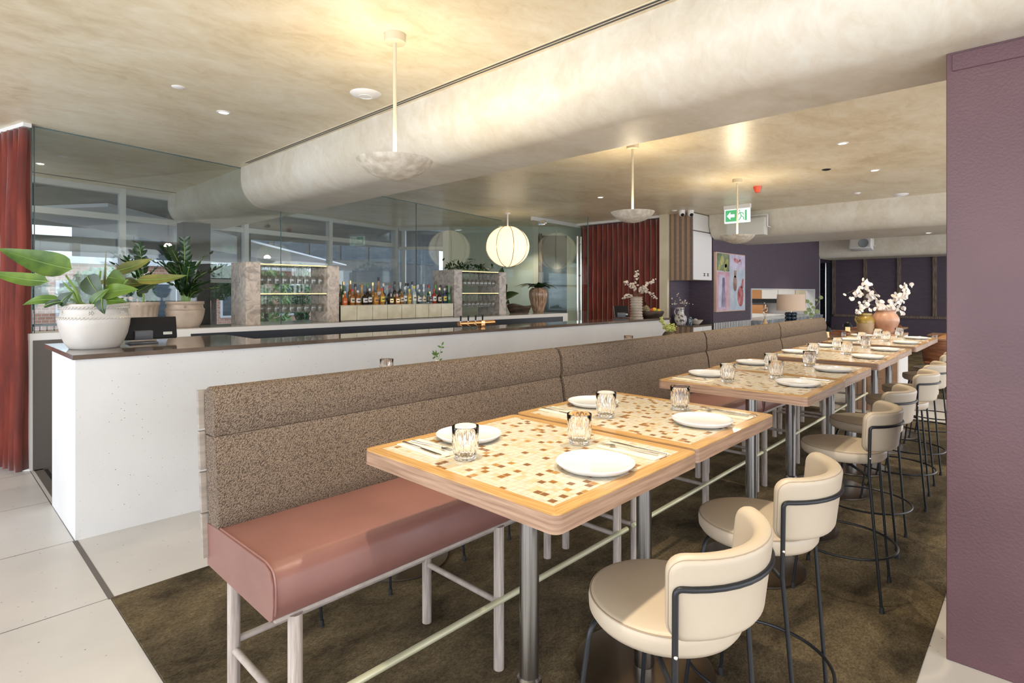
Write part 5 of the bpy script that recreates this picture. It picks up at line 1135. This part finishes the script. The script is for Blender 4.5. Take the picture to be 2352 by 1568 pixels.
# ringed vase with dried cotton branches, bowl of fruit
pr = [(0, 0), (0.098, 0), (0.098, 0.018), (0.084, 0.024)]
for k in range(7): z = 0.024+k*0.04; pr += [(0.079, z+0.002), (0.090, z+0.010), (0.092, z+0.024), (0.079, z+0.038)]
pr += [(0.088, 0.312), (0.098, 0.318), (0.092, 0.322), (0.075, 0.318), (0.072, 0.28), (0, 0.27)]
vase('ringed_vase', 'ringed grey clay vase on the far part of the bar', (7.36, 4.42, 1.158), pr, 'ringvase')
def branches(name, lb, loc, tips, m, rad, n, seed, stem='twig', drop=0.0, disc_=True, thick=0.0022):
    t = thing(name, lb, 'dried flowers', loc); rnd = random.Random(seed); st = MB(); pt = MB()
    for (r_, u_, f_, ar) in tips:
        e = A3(r_, u_, f_); P = [Vector((0, 0, 0)).lerp(e, i/8) + UP*ar*math.sin(PI*i/8) for i in range(9)]
        st.tube(P, [thick*(1.4-i/8) for i in range(9)], 5)
        for k in range(n):
            q = 0.35+0.65*rnd.random(); i = min(int(q*8), 7); p = P[i].lerp(P[i+1], q*8-i) + Vector((rnd.uniform(-1, 1), rnd.uniform(-1, 1), rnd.uniform(-1.2-drop, 0.8)))*rad*1.7
            if disc_:
                a = Vector((rnd.uniform(-.5, .5), rnd.uniform(-.5, .5), 1)).normalized(); b = (IR+IF*rnd.uniform(-.7, .7)).normalized(); rr = rad*rnd.uniform(0.75, 1.2)
                pt.poly([p + a*rr*math.sin(2*PI*j/9)*1.05 + b*rr*math.cos(2*PI*j/9) + IF*0.002*math.sin(j*2) for j in range(9)])
            else: pt.ball(p, rad*rnd.uniform(0.7, 1.2), 5, (1, 1, 0.8))
    st.build('stems', M[stem], t); o = pt.build('blooms', M[m], t, fix=disc_ is False); o['kind'] = 'stuff'; return t
branches('dried_cotton_branches', 'spray of dried cream cotton buds in the ringed clay vase', (7.36, 4.42, 1.47), [(0.0, 0.38, 0, 0.02), (-0.19, 0.24, 0, 0.06), (0.26, 0.26, 0, 0.05), (0.29, 0.0, 0, 0.10), (-0.21, 0.0, 0, 0.03), (0.12, 0.16, -.1, 0.05), (-0.06, 0.2, .05, 0.05), (0.2, 0.1, .1, 0.06)], 'petalbeige', 0.015, 26, 5, disc_=False)
t = thing('fruit_bowl', 'dark carved bowl of fruit at the far end of the bar', 'bowl', (7.70, 4.36, 1.158))
o = MB().lathe([(0, 0), (0.12, 0), (0.16, 0.03), (0.185, 0.085), (0.178, 0.105), (0.165, 0.09), (0.145, 0.04), (0, 0.025)], 32, sq=(1, 0.7), nf=5, fl=0.03).xf(Matrix.Rotation(R(-46), 4, 'Z')).build('bowl', M['barkbowl'], t)
M['pine'] = noisy('pineapple_skin', (0.10, 0.07, 0.03), (0.48, 0.42, 0.25), 60, 2, 0.7, 0.6); M['yellow'] = pm('yellow_fruit', (0.80, 0.50, 0.05), 0.4); M['lime'] = pm('green_fruit', (0.22, 0.34, 0.03), 0.4); M['redfruit'] = pm('red_fruit', (0.50, 0.07, 0.02), 0.4)
b = Vector((7.70, 4.36, 1.158))
pn = thing('pineapple', 'pineapple lying in the dark fruit bowl', 'pineapple', b + A3(-0.08, 0.12, 0))
MB().ball((0, 0, 0), 0.055, 10, (1, 1, 1.35)).xf(Matrix.Rotation(R(-20), 4, IF)).build('fruit', M['pine'], pn)
mb = MB()
for k in range(14): d = (A3(-0.35, 1, 0)+Vector((math.cos(k*1.3), math.sin(k*1.3), 0))*0.55).normalized(); mb.leaf(A3(-0.02, 0.06), A3(-0.02, 0.06)+d*0.09, 0.014, UP+IR, 0.05, 0.3, 4, 0.8)
mb.build('crown', M['leafdark'], pn, fix=False)
for i, (r_, u_, m, sc3, lb) in enumerate(((0.04, 0.125, 'yellow', .034, 'yellow mango on top of the fruit bowl'), (0.075, 0.10, 'lime', .036, 'green fruit at the right of the fruit bowl'), (0.0, 0.11, 'redfruit', .034, 'red fruit in the middle of the fruit bowl'), (0.11, 0.11, 'yellow', .03, 'yellow lemon at the right rim of the fruit bowl'))):
    o = MB().ball((0, 0, 0), sc3, 9, (1.15, 1, 0.95)).build('fruit', M[m]); o.location = b + A3(r_, u_, 0); tag(o, lb, 'fruit', 'fruit in the dark bowl')

# ================================================================== CABINET BEYOND THE BAR
c = thing('display_cabinet', 'striped timber cabinet with white doors and an open purple niche', 'cabinet', (9.68, 4.655, 0))
MB().box(0, 0.79, 0, 0.455, 0, 0.915).build('lower_body', M['cabstripe'], c, smooth=False)
MB().box(-0.01, 0.79, -0.02, 0.455, 0.915, 0.940, 0.002, 1).build('counter_top', M['slab'], c, smooth=False)
MB().box(0, 0.79, 0, 0.455, 1.767, 2.998).build('upper_body', M['cabstripe'], c, smooth=False)
MB().box(0.0, 0.79, 0.44, 0.455, 0.94, 1.767).box(0.775, 0.79, 0.0, 0.44, 0.94, 1.767).build('niche_lining', M['purplewall'], c, smooth=False)
for z0, z1 in ((1.775, 2.66), (2.68, 2.985)):
    d = MB().box(0.01, 0.775, -0.018, -0.001, z0, z1, 0.002, 1).build('door', M['white'], c, smooth=False)
    if z1 < 2.8:
        h = MB()
        for x in (0.45, 0.60):
            h.prism([(x-0.05, 1.90), (x, 1.875), (x+0.05, 1.90), (x+0.05, 1.85), (x, 1.875), (x-0.05, 1.85)][:3], -0.022, -0.018, Matrix(((1,0,0,0),(0,0,1,0),(0,1,0,0),(0,0,0,1)))); h.prism([(x-0.05, 1.85), (x, 1.875), (x+0.05, 1.85)], -0.022, -0.018, Matrix(((1,0,0,0),(0,0,1,0),(0,1,0,0),(0,0,0,1))))
        h.build('bow_handle', M['black'], d, smooth=False)
for x in (0.01, 0.395):
    d = MB().box(x, x+0.375, -0.018, -0.001, 0.05, 0.905, 0.002, 1).build('door', M['white'], c, smooth=False)
    MB().box(x+0.15, x+0.24, -0.024, -0.018, 0.80, 0.815).build('bow_handle', M['black'], d, smooth=False)
M['toile'] = noisy('painted_jug', (0.10, 0.10, 0.13), (0.72, 0.69, 0.66), 28, 3, 0.25, lo=0.40, hi=0.50)
M['bluewhite'] = noisy('blue_white_vase', (0.03, 0.06, 0.10), (0.42, 0.50, 0.52), 40, 3, 0.25, lo=0.45, hi=0.62)
t = thing('painted_jug', 'white jug with dark painted figures in the cabinet niche', 'jug', (9.79, 4.94, 0.940))
MB().lathe([(0, 0), (0.075, 0), (0.08, 0.01), (0.11, 0.07), (0.115, 0.12), (0.10, 0.165), (0.062, 0.205), (0.058, 0.25), (0.066, 0.318), (0.070, 0.325), (0.060, 0.32), (0.05, 0.25), (0, 0.24)], 40).build('body', M['toile'], t)
MB().tube([A3(-0.05, 0.30), A3(-0.10, 0.31), A3(-0.115, 0.24), A3(-0.09, 0.17)], 0.009, 8).build('handle', M['toile'], t)
branches('budding_branches', 'thin budding branches in the painted jug', (9.79, 4.94, 1.24), [(-0.19, 0.22, 0, 0.03), (-0.06, 0.30, 0, 0.03), (0.10, 0.14, 0, 0.06), (0.20, 0.08, -.05, 0.06), (-0.16, 0.10, 0, 0.04), (0.0, 0.18, -.05, 0.02)], 'petal', 0.012, 7, 6, disc_=False, thick=0.002)
vase('small_blue_vase', 'small blue patterned lidded vase in the cabinet niche', (9.88, 4.80, 0.940), [(0, 0), (0.035, 0), (0.037, 0.02), (0.048, 0.06), (0.050, 0.09), (0.035, 0.115), (0.030, 0.13), (0.034, 0.142), (0.02, 0.15), (0, 0.15)], 'bluewhite')
vase('shell_dish', 'pale shallow dish in the cabinet niche', (10.08, 4.79, 0.940), [(0, 0), (0.06, 0), (0.10, 0.03), (0.14, 0.085), (0.135, 0.088), (0.09, 0.04), (0, 0.02)], 'petalbeige', cat='dish')
o = MB().ball((0, 0, 0), 0.045, 9).build('shell_ball', M['petal']); o.location = (10.08, 4.79, 1.010); tag(o, 'round white shell lying on the pale dish', 'shell')
for i, (x, y, lb) in enumerate(((9.36, 4.70, 'white dome security camera, left of the pair'), (9.46, 4.58, 'white dome security camera, right of the pair'))):
    t = thing('security_camera', lb, 'camera', (x, y, ZC), group='pair of dome cameras'); MB().lathe([(0, 0), (0.055, 0), (0.052, -0.03), (0, -0.03)], 24).ball((0, 0, -0.055), 0.055, 10).build('housing', M['white'], t)
    MB().ball((-0.022, -0.022, -0.078), 0.033, 8).build('lens', M['screen'], t)
disc('access_disc', 9.27, 4.80, 0.05, 0.015, M['white'], 'small white ceiling disc left of the security cameras', 'ceiling disc', inner=False)
# framed picture (generic still life in painted patches)
p = thing('framed_picture', 'framed still life painting on the aubergine wall', 'painting', (10.50, 4.62, 1.165)); XZ = Matrix(((1,0,0,0),(0,0,1,0),(0,1,0,0),(0,0,0,1)))
MB().box(0, 1.42, -0.052, -0.001, 0, 1.155, 0.002, 1).build('frame', M['terracotta'] if False else pm('pink_oak_frame', (0.62, 0.40, 0.30), 0.5), p, smooth=False)
MB().box(0.015, 1.405, -0.056, -0.052, 0.015, 1.14).build('canvas', noisy('canvas_paint', (0.48, 0.44, 0.55), (0.62, 0.60, 0.68), 3, 6, 0.7), p, smooth=False)
PC = {k: noisy('paint_'+k, c1, c2, 6, 5, 0.7) for k, (c1, c2) in dict(olive=((0.10, 0.14, 0.07), (0.28, 0.32, 0.20)), fruitg=((0.25, 0.28, 0.06), (0.50, 0.50, 0.20)), lilac=((0.52, 0.46, 0.62), (0.66, 0.62, 0.76)), pinkp=((0.55, 0.30, 0.36), (0.64, 0.48, 0.56)), bluep=((0.42, 0.50, 0.60), (0.58, 0.62, 0.68)), brownp=((0.18, 0.10, 0.08), (0.42, 0.28, 0.24)), redp=((0.35, 0.05, 0.06), (0.60, 0.28, 0.28)), navy=((0.04, 0.05, 0.10), (0.20, 0.22, 0.34))).items()}
def patch(pts, m, k=0): MB().prism(pts, -0.0565-0.0008*k, -0.0560, XZ).build('painted_patch', PC[m], p, smooth=False)
def ell(cx, cz, a, b, rot=0, n=20): return [(cx+a*math.cos(2*PI*i/n)*math.cos(rot)-b*math.sin(2*PI*i/n)*math.sin(rot), cz+a*math.cos(2*PI*i/n)*math.sin(rot)+b*math.sin(2*PI*i/n)*math.cos(rot)) for i in range(n)]
patch([(0.02, 0.80), (0.60, 0.79), (0.60, 1.135), (0.02, 1.135)], 'olive', 1); patch([(0.62, 0.86), (1.40, 0.86), (1.40, 1.135), (0.62, 1.135)], 'lilac', 1)
patch([(0.02, 0.02), (0.62, 0.02), (0.62, 0.78), (0.02, 0.78)], 'pinkp', 1); patch([(0.64, 0.02), (1.40, 0.02), (1.40, 0.84), (0.64, 0.84)], 'bluep', 1); patch([(0.08, 0.10), (0.40, 0.06), (0.36, 0.70), (0.12, 0.74)], 'lilac', 2)
for cx, cz, a, b_ in ((0.25, 1.00, 0.10, 0.085), (0.46, 0.95, 0.11, 0.06), (0.40, 0.86, 0.10, 0.055), (0.12, 0.86, 0.07, 0.05)): patch(ell(cx, cz, a, b_, 0.8), 'fruitg', 3)
patch(ell(0.94, 1.02, 0.12, 0.045, -0.2), 'redp', 3); patch(ell(1.12, 1.03, 0.05, 0.025, 0.3), 'redp', 3)
for k in range(4): patch([(1.14, 1.03), (1.30-0.03*k, 1.09-0.045*k), (1.29-0.03*k, 1.08-0.045*k)], 'redp', 3)
patch(ell(0.88, 0.56, 0.10, 0.16), 'brownp', 3); patch([(0.84, 0.68), (0.93, 0.68), (0.96, 0.82), (0.82, 0.82)], 'brownp', 3); patch(ell(1.16, 0.30, 0.16, 0.21), 'redp', 3); patch([(1.18, 0.48), (1.30, 0.46), (1.34, 0.66), (1.26, 0.66)], 'redp', 3)
for k in range(7): patch([(0.22+0.028*k, 0.08+0.02*(k % 3)), (0.232+0.028*k, 0.08), (0.28+0.014*k, 0.66+0.02*(k % 2)), (0.27+0.014*k, 0.66)], 'navy', 4)

# ================================================================== HOST STATION WITH VASES
c = thing('slatted_station', 'timber service station with white slatted side at the end of the tables', 'cabinet', (8.45, 1.33, 0))
MB().box(0.02, 0.63, 0.02, 0.56, 0, 0.985).build('body', M['offwhite'], c, smooth=False)
MB().box(0, 0.65, 0, 0.58, 0.985, 1.01, 0.003, 1).build('top', M['tablewood'], c, smooth=False)
mb = MB()
for k in range(5): mb.box(0.0, 0.02, 0.02+k*0.110, 0.02+k*0.110+0.104, 0.02, 0.985)
mb.build('timber_boards', M['oak'], c, smooth=False)
mb = MB()
for k in range(10): mb.box(0.02+k*0.062, 0.02+k*0.062+0.034, -0.0, 0.02, 0.02, 0.985)
mb.build('white_slats', M['white'], c, smooth=False)
vase('terracotta_urn', 'large terracotta urn on the slatted station', (8.74, 1.53, 1.010), [(0, 0), (0.085, 0), (0.092, 0.01), (0.135, 0.09), (0.160, 0.16), (0.158, 0.20), (0.130, 0.25), (0.112, 0.275), (0.118, 0.295), (0.124, 0.302), (0.112, 0.300), (0.10, 0.27), (0, 0.25)], 'terracotta')
t = thing('two_tone_jug', 'olive glazed clay jug with one handle beside the urn', 'jug', (8.57, 1.72, 1.010))
MB().lathe([(0, 0), (0.075, 0), (0.08, 0.008), (0.095, 0.06), (0.103, 0.135), (0, 0.135)], 40).build('clay_base', M['rawclay'], t)
MB().lathe([(0, 0.134), (0.1035, 0.134), (0.105, 0.16), (0.092, 0.205), (0.072, 0.225), (0.072, 0.232), (0.078, 0.238), (0.076, 0.262), (0.070, 0.262), (0.066, 0.23), (0, 0.22)], 40).build('glazed_shoulder', M['mustard'], t)
MB().tube([A3(-0.085, 0.205), A3(-0.125, 0.215), A3(-0.135, 0.18), A3(-0.115, 0.14), A3(-0.098, 0.12)], 0.011, 8).build('handle', M['mustard'], t)
branches('dried_eucalyptus', 'dried white round leaved branches in the terracotta urn', (8.74, 1.53, 1.29), [(-0.50, 0.24, 0, 0.16), (-0.30, 0.40, 0, 0.10), (-0.42, 0.06, -.05, 0.07), (-0.20, 0.20, .1, 0.08), (0.34, 0.40, 0, 0.04), (0.24, 0.26, -.1, 0.05), (0.26, 0.06, .05, 0.04), (0.06, 0.14, -.05, 0.03), (-0.08, 0.10, 0, 0.04)], 'petal', 0.025, 21, 8, drop=1.0)

# ================================================================== ITEMS ON THE TABLES BEHIND THE BENCHES
vase('squat_flower_pot', 'squat grey bowl of lime flowers behind the second bench back', (5.24, 2.765, 1.050), [(0, 0), (0.05, 0), (0.075, 0.03), (0.078, 0.055), (0.06, 0.085), (0.045, 0.10), (0.04, 0.095), (0, 0.08)], 'barkbowl', cat='flower pot')
branches('lime_flowers', 'lime green blossoms in the squat grey bowl', (5.24, 2.765, 1.135), [(0.0, 0.10, 0, 0), (0.05, 0.08, 0, 0), (-0.03, 0.08, .03, 0), (0.03, 0.05, -.04, 0.0), (-0.10, 0.16, 0, 0), (-0.08, 0.13, .02, 0), (0.06, 0.04, .04, 0), (-0.02, 0.05, -.04, 0)], 'flower', 0.010, 26, 9, 'stem', disc_=False, thick=0.0015)
vase('bud_vase', 'small clear bud vase behind the nearest bench back', (2.27, 2.80, 1.050), [(0, 0), (0.03, 0), (0.035, 0.03), (0.014, 0.055), (0.012, 0.07), (0, 0.07)], 'petal', 24)
sp = thing('green_sprig', 'green leafy sprig rising above the nearest bench back', 'sprig', (2.27, 2.80, 1.12)); sx = lambda x, y, f=0: A3((x-1000)*0.00276, (830-y)*0.00276-0.005, f)
mb = MB()
for (a, b_), (c_, d_) in (((1009, 800), (999, 795)), ((1009, 800), (1016, 799)), ((996, 818), (988, 806)), ((996, 818), (997, 805)), ((996, 818), (1004, 811)), ((996, 818), (986, 812)), ((996, 818), (1001, 822)), ((996, 820), (988, 826)), ((1004, 830), (1011, 825)), ((1007, 812), (1012, 809)), ((1010, 795), (1014, 786))):
    mb.leaf(sx(a, b_), sx(c_, d_), 0.012, -IF, 0.03, 0.1, 5, 0.8)
mb.build('leaves', M['leaf'], sp, fix=False); MB().tube([sx(1000, 832), sx(1003, 822), sx(1011, 792)], 0.0016, 6).tube([sx(1000, 832), sx(997, 815)], 0.0012, 6).build('stem', M['stem'], sp)
l_ = thing('table_lamp', 'table lamp with blue bubble base and linen drum shade', 'lamp', (8.97, 2.76, 1.050))
mb = MB()
for j in range(3):
    for k in range(8): a = 2*PI*k/8 + j*0.0; mb.ball((0.062*math.cos(a), 0.062*math.sin(a), 0.065+j*0.053), 0.0285, 7)
mb.lathe([(0, 0.0), (0.075, 0), (0.075, 0.03), (0, 0.19)], 20).build('bubble_base', M['blueglaze'], l_)
MB().cyl((0, 0, 0.19), (0, 0, 0.30), 0.008, n=10).build('neck', M['brassrod'], l_)
MB().lathe([(0.198, 0.225), (0.190, 0.465), (0.188, 0.465), (0.196, 0.225), (0.198, 0.225)], 48).lathe([(0, 0.455), (0.189, 0.455)], 48).build('drum_shade', M['lampshade'], l_)
vase('slim_vase', 'slim tan vase of dried stems by the serving hatch', (7.87, 2.75, 1.050), [(0, 0), (0.04, 0), (0.05, 0.04), (0.02, 0.11), (0.018, 0.14), (0, 0.13)], 'rawclay', 24)
branches('dried_flower_spray', 'thin dried stems in the slim tan vase', (7.87, 2.75, 1.18), [(-0.01, 0.22, 0, 0), (0.03, 0.17, 0, 0.0), (-0.03, 0.14, .02, 0)], 'petalbeige', 0.009, 8, 10, disc_=False, thick=0.0015)
vase('glass_bottle_vase', 'small glass vase with a round leaved sprig at the end of the benches', (8.62, 2.28, 1.050) if False else (9.45, 2.62, 1.050), [(0, 0), (0.03, 0), (0.035, 0.06), (0.015, 0.1), (0, 0.1)], 'wineglass' if False else 'petal', 24)
sp = thing('round_leaf_sprig', 'sprig with round pale leaves at the end of the bench row', 'sprig', (9.45, 2.62, 1.14)); U = 0.0067; q9 = lambda x, y: A3((x-1893)*U, (750-y)*U, 0)
mb = MB()
for (x, y, r_) in ((1885, 710, 5), (1893, 716, 4), (1916, 701, 5), (1906, 707, 3), (1889, 730, 6), (1894, 741, 6), (1881, 736, 5), (1907, 733, 6), (1898, 724, 4)):
    c_ = q9(x, y); mb.poly([c_ + IR*r_*U*math.cos(2*PI*j/10) + (UP*0.9+IF*0.4)*r_*U*math.sin(2*PI*j/10) for j in range(10)])
mb.build('leaves', M['leafpale'], sp, fix=False); MB().tube([q9(1893, 756), q9(1896, 735), q9(1918, 700)], 0.004, 5).tube([q9(1893, 750), q9(1892, 730), q9(1885, 712)], 0.003, 5).tube([q9(1894, 745), q9(1907, 735)], 0.003, 5).build('stem', M['stem'], sp)

# ================================================================== FAR DINING AREA
def dtable(x, y, lb):
    t = thing('dining_table', lb, 'table', (x, y, 0.0), group='far dining tables')
    MB().box(-0.38, 0.38, -0.42, 0.42, 0.715, 0.75, 0.006, 2).build('tabletop', M['tablewood'], t)
    MB().cyl((0, 0, 0.02), (0, 0, 0.715), 0.035, n=16).build('pole', M['black'], t); MB().cyl((0, 0, 0.006), (0, 0, 0.022), 0.24, n=28).build('base', M['black'], t)
chp = None
def chair(x, y, rz, lb, m='chairbrown'):
    t = thing('dining_chair', lb, 'chair', (x, y, 0.006), R(rz), group='far dining chairs')
    def f(a, b_):
        ang = (a-0.5)*2.3; r = 0.25+0.03*b_; return Vector((-r*math.cos(ang)+0.02, r*math.sin(ang), 0.46+0.35*b_*(1-0.35*abs(2*a-1)**2.5)))
    o = MB().grid(f, 14, 5).build('backrest', M[m], t, ang=80, fix=False); md = o.modifiers.new('thickness', 'SOLIDIFY'); md.thickness = 0.03
    MB().box(-0.22, 0.24, -0.23, 0.23, 0.42, 0.47, 0.02, 3).build('seat', M[m], t)
    for sx_ in (-1, 1):
        for sy_ in (-1, 1): MB().cyl((sx_*0.17, sy_*0.17, 0.43), (sx_*0.22, sy_*0.22, 0), 0.014, 0.011, n=10).build('leg', M['black'], t)
DT = [(11.15, 2.80, 'beside the hatch wall, nearest'), (13.0, 2.85, 'beside the hatch wall, second'), (15.2, 2.70, 'beside the hatch wall, farthest'), (11.6, 1.15, 'beside the pier, nearest'), (13.4, 1.20, 'beside the pier, second')]
for i, (x, y, lb) in enumerate(DT):
    dtable(x, y, 'wooden dining table %s' % lb)
    chair(x-0.58, y, 0, 'curved dining chair on the near side of the table %s' % lb, 'tan' if i in (4,) else 'chairbrown')
    chair(x+0.58, y, 180, 'curved dining chair on the far side of the table %s' % lb, 'tan' if i in (3,) else 'chairbrown')
def mini_lamp(x, y, lb):
    t = thing('portable_lamp', lb, 'lamp', (x, y, 0.75), group='portable lamps')
    MB().lathe([(0, 0), (0.05, 0), (0.05, 0.012), (0.042, 0.014), (0.042, 0.10), (0, 0.10)], 24).build('glowing_stem', emis('lamp_glow', (1, 0.75, 0.35), 0.9) if 'lamp_glow' not in bpy.data.materials else bpy.data.materials['lamp_glow'], t)
    MB().lathe([(0.095, 0.10), (0.088, 0.13), (0.062, 0.165), (0.03, 0.19), (0, 0.195), (0, 0.185), (0.058, 0.158), (0.083, 0.128), (0.090, 0.10), (0.095, 0.10)], 32).build('dome_shade', M['black'], t)
mini_lamp(11.12, 2.83, 'dark domed portable lamp on the nearest table by the hatch wall')
mini_lamp(12.92, 2.90, 'dark domed portable lamp on the second table by the hatch wall')
for i, (x, y, lb) in enumerate(((12.9, 2.62, 'on the second table by the hatch wall'), (11.3, 2.60, 'on the nearest table by the hatch wall'), (11.45, 1.32, 'on the nearest table beside the pier'), (13.3, 1.3, 'on the second table beside the pier'), (15.1, 2.5, 'on the farthest table by the hatch wall'))):
    put('tumbler', (x, y, 0.7502), 0, 'small glass tumbler %s' % lb, 'glass', 'tumblers on the far dining tables')
